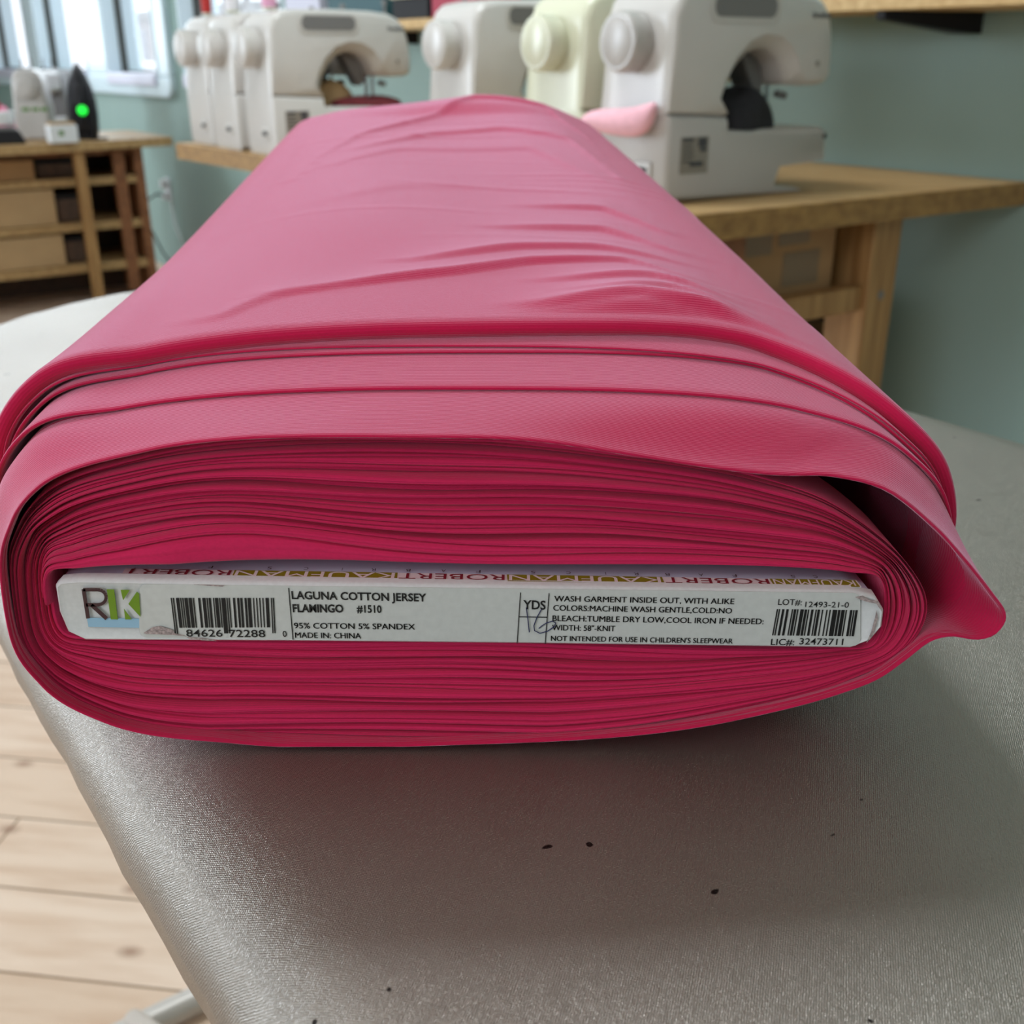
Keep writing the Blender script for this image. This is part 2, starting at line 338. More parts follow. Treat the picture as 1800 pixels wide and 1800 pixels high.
for x in (-1.35, 1.35):
    b = MB(); b.cyl(RM(5.45, 16.5+x, -0.08), RM(5.7, 16.5+x, -0.08), 0.32, n=20); b.build('wheel', M['dark_plastic'], t, world=True)
b = MB(); rbox(b, 5.47, 5.5, 16.0, 17.4, 0.55, 0.9); b.build('side_window', mat('car_glass', srgb(90, 94, 104), 0.1), t, world=True)

# ================================================================ work table along the wall (right)
TZ = CAMZ - 0.205
t = thing('work_table', 'birch topped work table along the right wall carrying the row of sewing machines', 'table', RM(1.5, 2.0, 0))
top = [(1.085, 1.135), (1.02, 2.94), (PW-0.005, 2.94), (PW-0.005, 1.105)]
b = MB(); b.loft([[RM(p, q, TZ-0.028) for p, q in top], [RM(p, q, TZ) for p, q in top]]); b.build('tabletop', M['birch'], t, world=True, smooth=False, bevel=0.003)
# front edging strip along the two visible sides
b = MB(); o = 0.004
b.loft([[RM(1.081, 1.131, TZ-z), RM(1.089, 1.139, TZ-z), RM(1.028, 2.944, TZ-z), RM(1.016, 2.944, TZ-z)] for z in (0.040, 0.0012)])
b.loft([[RM(1.081, 1.131, TZ-z), RM(PW-0.006, 1.101, TZ-z), RM(PW-0.006, 1.109, TZ-z), RM(1.089, 1.140, TZ-z)] for z in (0.040, 0.0012)])
b.build('edge_band', M['birch_edge'], t, world=True, smooth=False)
for p0, p1, q0, q1 in [(1.565, 1.64, 1.15, 1.235), (1.82, 1.89, 2.80, 2.87)]:
    b = MB(); rbox(b, p0, p1, q0, q1, 0, TZ-0.028); b.build('leg', M['pine'], t, world=True, bevel=0.004)
b = MB(); b.cyl(RM(1.603, 1.149, 0.672), RM(1.603, 1.151, 0.672), 0.008, n=16); b.build('bolt_head', M['mid_plastic'], t, world=True)
b = MB(); rbox(b, 1.20, 1.565, 1.16, 1.19, 0.648, 0.69); b.build('rail', M['pine'], t, world=True, bevel=0.003)
b = MB(); rbox(b, 1.20, 1.565, 1.19, 1.62, 0.655, 0.675); b.build('shelf', M['pine'], t, world=True)
b = MB(); rbox(b, 1.09, 1.262, 1.155, 1.19, 0.50, TZ-0.04); b.build('end_panel', M['dark_wood'], t, world=True, bevel=0.003)
b = MB(); rbox(b, 1.535, 1.565, 1.245, 1.62, 0.675, TZ-0.03); b.build('side_panel', M['dark_wood'], t, world=True)
def carton(name, label, p0, p1, q0, q1, z0, z1, m, tape=True, patches=()):
    t = thing(name, label, 'box', RM((p0+p1)/2, (q0+q1)/2, z0))
    b = MB(); rbox(b, p0, p1, q0, q1, z0, z1); b.build('carton', m, t, world=True, smooth=False, bevel=0.004)
    if tape:
        b = MB(); c = (p0+p1)/2; rbox(b, c-0.025, c+0.025, q0-0.0008, q1, z1-0.06, z1+0.0008); b.build('tape', M['tape'], t, world=True, smooth=False)
    for a0, a1, b0, b1 in patches:
        b = MB(); rbox(b, a0, a1, q0-0.0012, q0, b0, b1); b.build('patch', M['tape'], t, world=True, smooth=False)
    return t
carton('cardboard_box', 'worn brown cardboard box with tape patches under the right work table', 1.27, 1.53, 1.20, 1.58, 0.6755, 0.808, M['kraft'], False,
       [(1.29, 1.37, 0.757, 0.803), (1.40, 1.49, 0.700, 0.755), (1.385, 1.46, 0.768, 0.800)])
# basket seen under the rail, and a slate bin added to darken the gap
wb = toR(onQ(1462, 572, 1.42)); c = (wb[0], 1.42); hz = wb[2]
t = thing('wicker_basket', 'tall wicker basket standing below the work table rail', 'basket', RM(c[0], c[1], 0))
def ringv(c, r, z, n=24): return [RM(c[0]+r*math.cos(2*math.pi*i/n), c[1]+r*math.sin(2*math.pi*i/n), z) for i in range(n)]
b = MB(); b.loft([ringv(c, r, z) for r, z in [(0.07, 0.001), (0.08, 0.2), (0.09, hz-.01), (0.082, hz-.01), (0.07, 0.2), (0.06, 0.02)]]); b.build('basket', M['kraft'], t, world=True)
b = MB(); b.tube(ringv(c, 0.088, hz-.006)+[ringv(c, 0.088, hz-.006)[0]], 0.007); b.build('rim', M['brown_wood'], t, world=True)
t = thing('dark_gap_bin', 'dark slate bin added behind the wicker basket to darken the gap below the work table rail', 'bin', RM(1.7, 1.75, 0))
slate = mat('slate_plastic', srgb(66, 78, 90), 0.55)
b = MB(); rbox(b, 1.42, 1.90, 1.56, 1.95, 0.0, 0.60); b.build('tub', slate, t, world=True, bevel=0.02)
b = MB(); rbox(b, 1.41, 1.91, 1.55, 1.96, 0.60, 0.64); b.build('lid', slate, t, world=True, bevel=0.01)

# long shelf on the wall
t = thing('wall_shelf', 'long pale wood shelf on the wall above the sewing machines', 'shelf', RM(PW-0.1, 2.5, 1.12))
b = MB(); rbox(b, PW-0.20, PW-0.002, 0.75, 3.9, 1.126, 1.152); b.build('board', M['shelf_wood'], t, world=True, bevel=0.002)
def bracket(qf, qw):
    bk = MB()
    for_side = lambda d: [RM(1.735, qf-d*0.4, 1.1255), RM(1.735, qf-d*0.4, 1.112), RM(1.90, qw-d, 1.090), RM(PW-0.001, qw-d, 1.090), RM(PW-0.001, qw-d, 1.1255)]
    bk.loft([for_side(0), for_side(0.045)]); bk.build('bracket', M['dark_plastic'], t, world=True, smooth=False)
bracket(1.33, 1.29); bracket(3.3, 3.26)
SH = 1.1525
def shelfbox(name, label, cat, p0, p1, q0, q1, h, m, m2=None):
    t = thing(name, label, cat, RM((p0+p1)/2, (q0+q1)/2, SH))
    b = MB(); rbox(b, p0, p1, q0, q1, SH, SH+h); b.build('body', m, t, world=True, bevel=0.003)
    if m2:
        b = MB(); rbox(b, p0-0.006, p1, q0-0.004, q1+0.004, SH+h, SH+h+0.02); b.build('lid', m2, t, world=True, bevel=0.002)
shelfbox('file_box', 'dark red box on the wall shelf above the leftmost white machine of the right group', 'box', 1.75, 1.90, 2.62, 2.84, 0.14, mat('crimson', srgb(170, 44, 70), 0.5), mat('crimson_lid', srgb(150, 40, 66), 0.5))
shelfbox('storage_crate', 'black crate with a beige lid on the wall shelf beside the dark red box', 'crate', 1.75, 1.91, 2.86, 3.06, 0.055, M['dark_plastic'], M['cream_plastic'])
shelfbox('thread_case', 'dark teal case on the wall shelf behind the front left machine', 'case', 1.76, 1.90, 3.14, 3.50, 0.10, mat('teal', srgb(44, 84, 92), 0.5), mat('teal_lid', srgb(36, 66, 76), 0.5))
shelfbox('sewing_box', 'pale box on the wall shelf beside the teal case', 'box', 1.76, 1.90, 3.56, 3.82, 0.11, M['sill'], M['lavender'])

# ================================================================ sewing machines
BODY = [(0.0, .127), (0.002, .21), (.006, .262), (.014, .284), (.030, .297), (.06, .302), (.16, .304), (.26, .302), (.30, .298), (.326, .288), (.344, .27),
        (.354, .24), (.359, .20), (.358, .178), (.352, .168), (.338, .164), (.30, .163), (.275, .164),      # head
        (.263, .172), (.256, .19), (.243, .205), (.222, .215), (.198, .217), (.172, .209), (.150, .190), (.134, .165), (.126, .143), (.124, .121)]  # arch
ARCH0 = 17
BASE = [(0.004, 0.0), (0.0, .016), (0.0, .127), (.124, .121), (.126, .101), (.345, .100), (.358, .094), (.361, .07), (.359, .048), (.352, .046), (.25, .041), (.238, .012), (.300, .006), (.305, 0.0)]
def inset(poly, d):
    """offset every corner of a polygon inwards (into the material) by its own amount"""
    n = len(poly); A = sum(poly[i][0]*poly[(i+1) % n][1]-poly[(i+1) % n][0]*poly[i][1] for i in range(n)); sg = 1 if A > 0 else -1
    out = []
    for i, (x, z) in enumerate(poly):
        a, c = poly[i-1], poly[(i+1) % n]; tx, tz = c[0]-a[0], c[1]-a[1]; L = math.hypot(tx, tz) or 1
        out.append((x - sg*tz/L*d[i], z + sg*tx/L*d[i]))
    return out
def loft_profile(mb, poly, levels):
    mb.loft([[(x, y, z) for x, z in inset(poly, d)] for y, d in levels])
TH = 0.158
def sewing_machine(label, loc, m_body, m_base, logo=None, rz=RA, group='sewing machines on the work table', detail=True):
    t = thing('sewing_machine', label, 'sewing machine', loc, rz, group)
    n = len(BODY); out = lambda a, b, e: [e if i in (0, n-1) else (b if i >= ARCH0 else a) for i in range(n)]
    b = MB(); loft_profile(b, BODY, [(0.0, out(.013, .021, 0.006)), (.003, out(.006, .019, 0.003)), (.010, out(.001, .010, 0)), (.020, out(0, .001, 0)), (.026, out(0, 0, 0)),
                                     (TH-.026, out(0, 0, 0)), (TH-.010, out(.002, .004, 0)), (TH-.003, out(.007, .010, .003)), (TH, out(.014, .016, .006))])
    b.build('body', m_body, t, ang=50)
    n = len(BASE); f = lambda a: [a]*(n-6) + [min(a, .0012)]*6
    b = MB(); loft_profile(b, BASE, [(-.002, f(.008)), (.002, f(.002)), (.008, f(0)), (TH-.008, f(0)), (TH-.002, f(.002)), (TH+.001, f(.008))])
    b.build('base', m_base, t, ang=40)
    b = MB(); c = (0, TH*0.52, .226)
    b.cyl((0.004, c[1], c[2]), (-.034, c[1], c[2]), 0, rings=[(0, .040), (.12, .043), (.75, .043), (.92, .0415), (1, .038)], n=36)
    hw = b.build('handwheel', m_base, t)
    b = MB(); b.cyl((-.0335, c[1], c[2]), (-.0365, c[1], c[2]), 0, rings=[(0, .034), (.4, .0335), (.5, .033)], n=28); b.build('cap', m_base, hw)
    # carrying-handle recess, rating plate, socket, screws
    def slot(x0, x1, z0, z1, y, r, k=6):
        cs = [(x1-r, z1-r, 0), (x0+r, z1-r, 1), (x0+r, z0+r, 2), (x1-r, z0+r, 3)]
        return [(cx+r*math.cos((q+i/k)*math.pi/2), y, cz+r*math.sin((q+i/k)*math.pi/2)) for cx, cz, q in cs for i in range(k+1)]
    b = MB(); b.loft([slot(.072, .222, .2515, .2935, -.0010, .018), slot(.074, .220, .253, .292, -.0016, .017), slot(.080, .214, .259, .290, -.0004, .014)]); b.build('handle_rim', m_body, t)
    b = MB(); b.loft([slot(.081, .213, .260, .2895, .006, .0135), slot(.081, .213, .260, .2895, -.0018, .0135)]); b.build('handle_recess', M['mid_plastic'], t)
    b = MB(); b.box(.026, .084, -.0030, -.0018, .042, .095); pl = b.build('rating_plate', M['plate'], t, smooth=False)
    b = MB()
    for k, (x0, x1, h) in enumerate([(.030, .052, .005), (.030, .050, .0026), (.030, .053, .0026), (.030, .054, .0026), (.030, .050, .0026)]): b.box(x0, x1, -.0034, -.0029, .088-k*.0074, .088-k*.0074+h)
    b.box(.062, .080, -.0034, -.0029, .080, .093); b.box(.066, .080, -.0034, -.0029, .073, .079); b.box(.046, .074, -.0034, -.0029, .052, .059)
    b.build('print', M['logo_grey'], pl, smooth=False)
    b = MB(); b.cyl((.012, .0035, .082), (.012, -.0015, .082), .0065, n=16); b.build('screw', M['dark_plastic'], t)
    b = MB(); b.cyl((.352, .0005, .085), (.352, -.003, .085), .0042, n=12); b.build('screw', M['dark_plastic'], t)
    b = MB(); b.cyl((.318, .001, .196), (.318, -.0012, .196), .0045, n=12); b.build('screw', M['plate'], t)
    b = MB(); b.box(-.004, 0.001, .030, .066, .035, .058); so = b.build('power_socket', m_body, t, bevel=.002)
    b = MB()
    for y in (.040, .048, .056): b.box(-.006, -.0035, y-.002, y+.002, .042, .051)
    b.build('pin', M['dark_plastic'], so, smooth=False)
    # needle side
    b = MB(); b.cyl((.292, .078, .168), (.292, .078, .122), .0035, n=10); b.cyl((.292, .078, .122), (.292, .078, .1), .0012, n=6); b.build('needle_bar', M['chrome'], t)
    b = MB(); b.cyl((.280, .088, .168), (.280, .088, .112), .004, n=10); b.box(.270, .305, .072, .094, .1065, .111); b.build('presser_foot', M['chrome'], t)
    b = MB(); b.cyl((.300, .066, .15), (.318, .060, .146), .006, n=10); b.build('thumb_screw', M['mid_plastic'], t)
    b = MB(); al = [(.1245, .1025), (.1265, .143), (.1345, .165), (.150, .190), (.172, .2085), (.198, .2165), (.216, .213), (.196, .19), (.19, .16), (.20, .1025)]
    b.loft([[(x, y, z) for x, z in al] for y in (.112, .150)]); b.build('arch_dark_block', M['dark_plastic'], t, smooth=False)  # dark block added so the arch opening reads black
    b = MB(); lh = [(.205, .2165), (.243, .2045), (.256, .19), (.2625, .172), (.262, .150), (.248, .142), (.238, .160), (.222, .185)]
    b.loft([[(x, y, z) for x, z in lh] for y in (.06, .105)]); b.build('lamp_housing', M['mid_plastic'], t, bevel=.004)
    b = MB(); b.cyl((.06, .115, .300), (.06, .115, .345), .0028, n=8); b.build('spool_pin', M['mid_plastic'], t)
    b = MB(); b.cyl((.318, .05, .296), (.318, .05, .318), .004, n=8); b.cyl((.318, .05, .318), (.318, .05, .327), .008, .005, n=12); b.build('thread_guide', M['mid_plastic'], t)
    if logo:
        b = MB(); add_text(b, logo, (.296, -.0012, .262), (.342, -.0012, .262), (0, 0, .0095), 0.02); b.build('maker_name', M['logo_grey'], t, smooth=False)
    return t
MZ = TZ + 0.0005
def mach(p, q, *a, **k): return sewing_machine(a[0], RM(p, q, MZ), *a[1:], **k)
mC = mach(1.166, 1.240, 'large white sewing machine nearest the right edge with a black cloth under its needle', M['white_plastic'], M['grey_plastic'], 'brother')
mB = mach(1.160, 1.434, 'cream coloured sewing machine wedged behind the nearest white one', M['cream_plastic'], M['cream_plastic'])
mA = mach(1.172, 1.765, 'white sewing machine left of the cream one with its handwheel towards us', M['white_plastic'], M['white_plastic'])
m1 = mach(1.048, 2.375, 'front white sewing machine of the left three, dark red cloth under its needle', M['white_plastic'], M['white_plastic'], 'brother')
m2 = mach(1.045, 2.580, 'middle white sewing machine of the left three, mostly hidden behind the front one', M['white_plastic'], M['white_plastic'])
m3 = mach(1.055, 2.772, 'rearmost white sewing machine of the left three at the table end', M['white_plastic'], M['white_plastic'])
def spool(label, p, q, z, col, r=0.016, h=0.07):
    t = thing('thread_spool', label, 'thread spool', RM(p, q, z), 0, 'thread spools on the machines')
    b = MB()
    b.cyl((0, 0, 0.004), (0, 0, h-0.004), 0, rings=[(0, r*0.6), (.02, r), (.5, r*1.05), (.98, r*0.94), (1, r*0.6)], n=20); b.build('thread', col, t)
    b = MB(); b.cyl((0, 0, 0), (0, 0, 0.004), r*1.1, n=20); b.build('flange', M['cream_plastic'], t)
    b = MB(); b.cyl((0, 0, h-0.004), (0, 0, h), r*0.8, n=20); b.build('flange', M['cream_plastic'], t)
ZT = MZ + 0.3035
SPQ = 0.115
spool('pink thread spool standing on the front machine of the left three', 1.048+.06, 2.375+.115, ZT, mat('thread_pink', srgb(222, 160, 190), 0.7))
spool('white thread spool standing on the middle machine of the left three', 1.045+.06, 2.58+.115, ZT, mat('thread_white', srgb(226, 222, 226), 0.7))
spool('red thread spool standing on the rear machine of the left three', 1.055+.06, 2.772+.115, ZT, mat('thread_red', srgb(178, 40, 36), 0.7), 0.012, 0.06)

# cloths left at the machines
def cloth_blob(name, label, cat, root, pts, m, thick=0.006):
    """a crumpled piece: pts = rows of (x, y, z) in the room frame, given a real thickness"""
    t = MB(); nr, nc = len(pts), len(pts[0]); k = 0
    t.v = [tuple(RM(*p)) for r in pts for p in r]
    t.f = [(r*nc+c, r*nc+c+1, (r+1)*nc+c+1, (r+1)*nc+c) for r in range(nr-1) for c in range(nc-1)]
    o = t.build(name, m); o.data.materials.clear(); o.data.materials.append(m)
    s_ = o.modifiers.new('thickness', 'SOLIDIFY'); s_.thickness = thick; s_.offset = 1
    ss = o.modifiers.new('soft', 'SUBSURF'); ss.levels = 2; ss.render_levels = 2
    return tag(o, label, cat)
def heap(name, label, cat, c, r, m, seed, sq=2.2, group=None, lumps=0.22):
    """a soft folded heap of cloth: a closed lump resting on z"""
    g = np.random.default_rng(seed); b = MB(); rings = []; ph = g.uniform(0, 6.3, 8)
    for i in range(9):
        a = i/8*math.pi/2; rr = max(0.02, math.cos(a)**(2/sq)); zz = math.sin(a)**(2/sq); ring = []
        for k in range(28):
            th = 2*math.pi*k/28
            w_ = 1 + lumps*(0.5*math.sin(2*th+ph[0]+i*0.25) + 0.35*math.sin(3*th+ph[1]-i*0.3) + 0.2*math.sin(5*th+ph[2]+i*0.5))
            ring.append(RM(c[0]+r[0]*rr*w_*math.cos(th), c[1]+r[1]*rr*w_*math.sin(th), c[2]+r[2]*zz*(1+0.4*lumps*math.sin(th*2+ph[3]))))
        rings.append(ring)
    b.loft(rings); o = b.build(name, m, ang=80); return tag(o, label, cat, group)
M['black_cloth'] = vary(mat('black_cloth', srgb(38, 37, 42), 0.95), 60, 0.3)
M['wine_cloth'] = vary(mat('wine_cloth', srgb(104, 34, 40), 0.95), 40, 0.35)
M['blush_cloth'] = vary(mat('blush_cloth', srgb(240, 184, 196), 0.95), 60, 0.08)
heap('cloth_scrap', 'black folded cloth on the arm of the nearest white machine', 'cloth', (1.166+.200, 1.24+.052, MZ+.1005), (.072, .050, .058), M['black_cloth'], 3)
heap('cloth_scrap', 'dark red crumpled cloth on the arm of the front left machine', 'cloth', (1.048+.27, 2.375+.06, MZ+.1005), (.10, .05, .020), M['wine_cloth'], 5, lumps=0.3)
heap('manila_folder', 'cream folded paper stack under the arch of the front left machine', 'paper', (1.048+.185, 2.375+.085, MZ+.1005), (.055, .03, .055), M['kraft_light'], 8)
# pink scrap hanging over the end of the nearest machine
tops = [(1018, 214), (1030, 199), (1050, 192), (1076, 191), (1104, 189), (1128, 184), (1146, 178), (1154, 180)]
bots = [(1021, 219), (1034, 226), (1054, 233), (1080, 238), (1106, 241), (1128, 240), (1144, 225), (1155, 190)]
cb_ = MB(); rg = []
for k, (a, c) in enumerate(zip(tops, bots)):
    A, B = onP(*a, 1.145), onP(*c, 1.145); mid = (A+B)/2; hz = (A-B).length/2; th = [.004, .010, .014, .016, .016, .014, .010, .004][k]
    dirv = (A-B).normalized(); nrm = RM(1, 0) + RM(0, 0.0)
    rg.append([mid + dirv*hz*math.cos(x)*(1+0.06*math.sin(3*x+k)) + nrm*th*math.sin(x) for x in [2*math.pi*i/20 for i in range(20)]])
cb_.loft(rg); o = cb_.build('cloth_scrap', M['blush_cloth'], ang=80); ss = o.modifiers.new('soft', 'SUBSURF'); ss.levels = 1; ss.render_levels = 1
tag(o, 'pale pink cloth scrap hanging at the end of the nearest white machine', 'cloth')

# ================================================================ far left table with its shelving
LZ = 0.72
t = thing('sewing_table', 'far wooden table by the left windows above the cubby shelves', 'table', RM(0.9, 5.2, 0))
topq = [(-0.3, 4.66), (1.748, 5.10), (1.748, 5.72), (-0.3, 5.72)]
b = MB(); b.loft([[RM(p, q, z) for p, q in topq] for z in (LZ-0.038, LZ)]); b.build('tabletop', M['birch'], t, world=True, smooth=False, bevel=0.003)
for p, q in [(1.315, 5.06), (-0.2, 4.78), (1.66, 5.62), (-0.2, 5.62)]:
    b = MB(); rbox(b, p-0.022, p+0.022, q-0.022, q+0.022, 0, LZ-0.038); b.build('leg', M['pine'], t, world=True, bevel=0.003)
b = MB(); rbox(b, -0.2, 1.3, 5.60, 5.64, LZ-0.13, LZ-0.038); b.build('apron', M['birch_edge'], t, world=True)
u = thing('cubby_shelf', 'brown wooden cubby shelves standing under the far left table', 'shelf unit', RM(0.8, 5.35, 0)); Q0, Q1 = 5.15, 5.55
for p in (-0.25, 1.60):
    b = MB(); rbox(b, p-0.02, p+0.02, Q0, Q1, 0, LZ-0.042); b.build('side_panel', M['dark_wood'], u, world=True)
b = MB(); rbox(b, 1.485, 1.535, Q0-0.004, Q0+0.02, 0.05, LZ-0.05); b.build('face_post', M['dark_wood'], u, world=True)
b = MB(); rbox(b, 1.355, 1.375, Q0+0.03, Q1, 0.16, LZ-0.05); b.build('divider', M['dark_wood'], u, world=True)
for z0, z1 in [(0.527, 0.560), (0.333, 0.368), (0.150, 0.188)]:
    b = MB(); rbox(b, -0.23, 1.58, Q0, Q1, z0, z1); b.build('shelf', M['birch'], u, world=True, bevel=0.002)
b = MB(); rbox(b, -0.27, 1.62, Q1, Q1+0.015, 0, LZ-0.05); b.build('back_panel', M['brown_wood'], u, world=True)
b = MB(); rbox(b, -0.23, 1.58, Q0+0.04, Q1, LZ-0.07, LZ-0.05); b.build('top_panel', M['dark_wood'], u, world=True)
for (lab, p0, p1, z, h, m) in [('brown carton on the top shelf of the far cubby unit', 0.72, 1.15, 0.561, 0.085, M['kraft']), ('pale carton on the middle shelf of the far cubby unit', 0.62, 1.215, 0.369, 0.150, M['kraft_light']),
                              ('pale carton on the bottom shelf of the far cubby unit', 0.60, 1.225, 0.189, 0.135, M['kraft_light'])]:
    carton('cardboard_box', lab, p0, p1, Q0+0.012, Q1-0.06, z, z+h, m, False)
for (lab, p0, p1, z, h) in [('dark brown basket beside the brown carton on the top cubby shelf', 1.165, 1.345, 0.5605, 0.08), ('dark brown basket beside the pale carton on the middle cubby shelf', 1.225, 1.345, 0.3685, 0.12), ('dark brown basket beside the pale carton on the bottom cubby shelf', 1.235, 1.345, 0.1885, 0.115)]:
    tt = thing('storage_basket', lab, 'basket', RM((p0+p1)/2, Q0+0.2, z), 0)
    b = MB(); rbox(b, p0+0.004, p1-0.004, Q0+0.06, Q1-0.05, z, z+h); b.build('basket', M['brown_wood'], tt, world=True, bevel=0.008)
    b = MB(); rbox(b, p0+0.003, p1-0.003, Q0+0.055, Q0+0.066, z+h-0.02, z+h+0.002); b.build('rim', M['dark_plastic'], tt, world=True, bevel=0.003)
# machines seen end-on on that table
def endmachine(label, p, q, m, m2, s=1.0, band=None):
    t = thing('sewing_machine', label, 'sewing machine', RM(p, q, LZ+0.0005), RA + math.radians(62), 'sewing machines on the far table')
    b = MB(); prof = [(-.07, .0), (-.072, .12), (-.062, .24), (-.05, .272), (-.02, .285), (.02, .285), (.05, .272), (.062, .24), (.072, .12), (.07, 0)]
    b.loft([[(x, y*s, z*s) for y, z in prof] for x in (0, .12)]); b.build('column', m, t, bevel=.012, ang=50)
    b = MB(); b.box(.12, .36, -.06*s, .06*s, 0, .08); b.build('bed', m, t, bevel=.006)
    b = MB(); b.box(.10, .36, -.055*s, .055*s, .19*s, .275*s); b.build('arm', m, t, bevel=.015)
    b = MB(); b.cyl((.004, 0, .215*s), (-.03, 0, .215*s), 0, rings=[(0, .044), (.2, .048), (.9, .047), (1, .042)], n=32); hw = b.build('handwheel', m2, t)
    b = MB(); b.cyl((-.0295, 0, .215*s), (-.034, 0, .215*s), .028, .026, n=24); b.build('cap', m, hw)
    b = MB(); b.cyl((.05, -.02, .283*s), (.05, -.02, .325*s), .003, n=8); b.cyl((.05, .02, .283*s), (.05, .02, .325*s), .003, n=8); b.build('spool_pin', M['mid_plastic'], t)
    if band:
        b = MB()
        for y0, y1 in ((-.071, -.045), (-.035, -.008), (.004, .034)): b.box(-.0025, 0.0, y0*s, y1*s, .118*s, .132*s)
        b.build('green_print', band, t)
M['leaf'] = mat('leaf_green', srgb(92, 132, 60), 0.5)
tp = toR(onZ(60, 246, LZ)); endmachine('pale grey sewing machine with a green band at the far left table', tp[0], tp[1]-0.02, M['grey_plastic'], M['grey_plastic'], 1.0, M['leaf'])
tp = toR(onZ(107, 236, LZ)); endmachine('dark grey sewing machine beside the upright black iron', tp[0]-0.01, tp[1]+0.06, M['mid_plastic'], M['plate'], 1.0)
tp = toR(onZ(115, 252, LZ)); P, Q = tp[0], tp[1]
t = thing('white_tub', 'small white tub at the table edge beside the upright iron', 'tub', RM(P, Q+0.03, LZ+0.0005), RA)
b = MB(); b.box(-.058, .058, -.03, .03, 0, .072); b.build('tub', M['white_card'], t, bevel=.006); b = MB(); b.box(-.052, .052, -.026, .026, .071, .082); b.build('contents', M['kraft_light'], t, bevel=.004)
b = MB(); b.box(-.02, .0, -.031, -.0295, .03, .05); b.build('green_sticker', M['leaf'], t)
# iron standing on its heel
tp = toR(onZ(154, 245, LZ)); t = thing('steam_iron', 'black steam iron standing upright on its heel with a glowing green light', 'iron', RM(tp[0], tp[1]+0.02, LZ+0.0005), 0.30)
out = [(-.050, 0), (-.058, .04), (-.062, .10), (-.060, .16), (-.050, .215), (-.032, .265), (-.012, .30), (0, .315), (.012, .30), (.032, .265), (.050, .215), (.060, .16), (.062, .10), (.058, .04), (.050, 0)]
b = MB(); b.loft([[(x*k, y, z*kz) for x, z in out] for y, k, kz in [(.05, .97, 1), (.046, 1, 1), (.02, .98, .985), (-.01, .86, .92), (-.03, .62, .80)]]); b.build('body', M['dark_plastic'], t, ang=50)
b = MB(); b.loft([[(x, y, z) for x, z in out] for y in (.052, .0505)]); b.build('soleplate', M['chrome'], t, ang=50)
b = MB(); b.tube([(0, -.028, .05), (0, -.072, .045), (0, -.085, .09), (0, -.085, .15), (0, -.07, .20), (0, -.03, .225)], .014); b.build('handle', M['dark_plastic'], t, ang=60)
gl = mat('green_lamp', (0.02, 0.5, 0.04), 0.4); gl.node_tree.nodes['Principled BSDF'].inputs['Emission Color'].default_value = (0.0, 1.0, 0.05, 1); gl.node_tree.nodes['Principled BSDF'].inputs['Emission Strength'].default_value = 1.1
b = MB(); b.cyl((0.006, -.095, .122), (0.006, -.106, .122), 0, rings=[(0, .020), (.6, .0195), (1, .015)], n=24); b.build('indicator_light', gl, t)
b = MB(); b.cyl((0.006, -.086, .122), (0.006, -.096, .122), .023, n=24); b.build('dial', M['dark_plastic'], t)
b = MB(); b.tube([(0, -.03, .02), (0, -.07, .008), (.03, -.10, .006), (.07, -.09, .006), (.09, -.05, .006)], .0045); b.build('cord', M['dark_plastic'], t)
# heaps at the left end
tp = toR(onZ(14, 254, LZ)); P, Q = tp[0], tp[1]
t = thing('foot_pedal', 'black machine foot pedal lying on the far table under the white cord coil', 'foot pedal', RM(P, Q+0.05, LZ+0.0005), RA)
b = MB(); b.loft([[(-.075, -.06, 0), (.075, -.06, 0), (.075, .06, 0), (-.075, .06, 0)], [(-.06, -.045, .05), (.055, -.045, .05), (.055, .045, .065), (-.06, .045, .065)]]); b.build('pedal', M['dark_plastic'], t, bevel=.006)
b = MB(); b.box(-.045, .04, -.03, .03, .048, .066); b.build('tread', M['mid_plastic'], t, bevel=.004)
co = MB(); pts = []
for k in range(73):
    a = k/72*4*2*math.pi; pts.append((0.045*math.cos(a), 0.032*math.sin(a), .076+.028*k/72*1.6))
co.tube(pts, .0085, 8); ct = co.build('cord_coil', M['white_card']); ct.location = RM(P, Q+0.05, LZ+0.0005); ct.rotation_euler = (0, 0, RA); tag(ct, 'white cord wound in a coil on the black pedal', 'cord')
for i, (px, zz, r, col, lab) in enumerate([(6, 0.0, (.065, .065, .15), srgb(190, 60, 74), 'red folded cloth heap behind the white cord coil'), (0, .158, (.05, .05, .06), srgb(50, 104, 104), 'teal cloth roll lying on the red cloth heap'), (20, 0.0, (.045, .045, .12), srgb(226, 150, 176), 'pink cloth heap beside the pale grey machine')]):
    tp = toR(onZ(px, 240, LZ)); heap('cloth_heap', lab, 'cloth', (tp[0]-(0.03 if i == 1 else 0), tp[1]+0.16+(0.0 if i < 2 else -0.10), LZ+0.0005+zz), r, vary(mat('heap_cloth', col, 0.95), 40, 0.2), 20+i)
tp = toR(onZ(14, 240, LZ))
t = thing('pin_cushion', 'round pink cushion on a stand at the far left window', 'cushion', RM(tp[0], tp[1]+0.30, LZ+0.0005))
b = MB(); b.cyl((0, 0, 0), (0, 0, .17), 0, rings=[(0, .05), (.06, .05), (.1, .012), (1, .012)], n=18); b.build('stand', M['mid_plastic'], t)
b = MB(); b.cyl((0, 0, .165), (0, 0, .26), 0, rings=[(0, .02), (.15, .045), (.5, .055), (.85, .045), (1, .02)], n=22); b.build('cushion', mat('rose', srgb(206, 128, 156), 0.8), t)

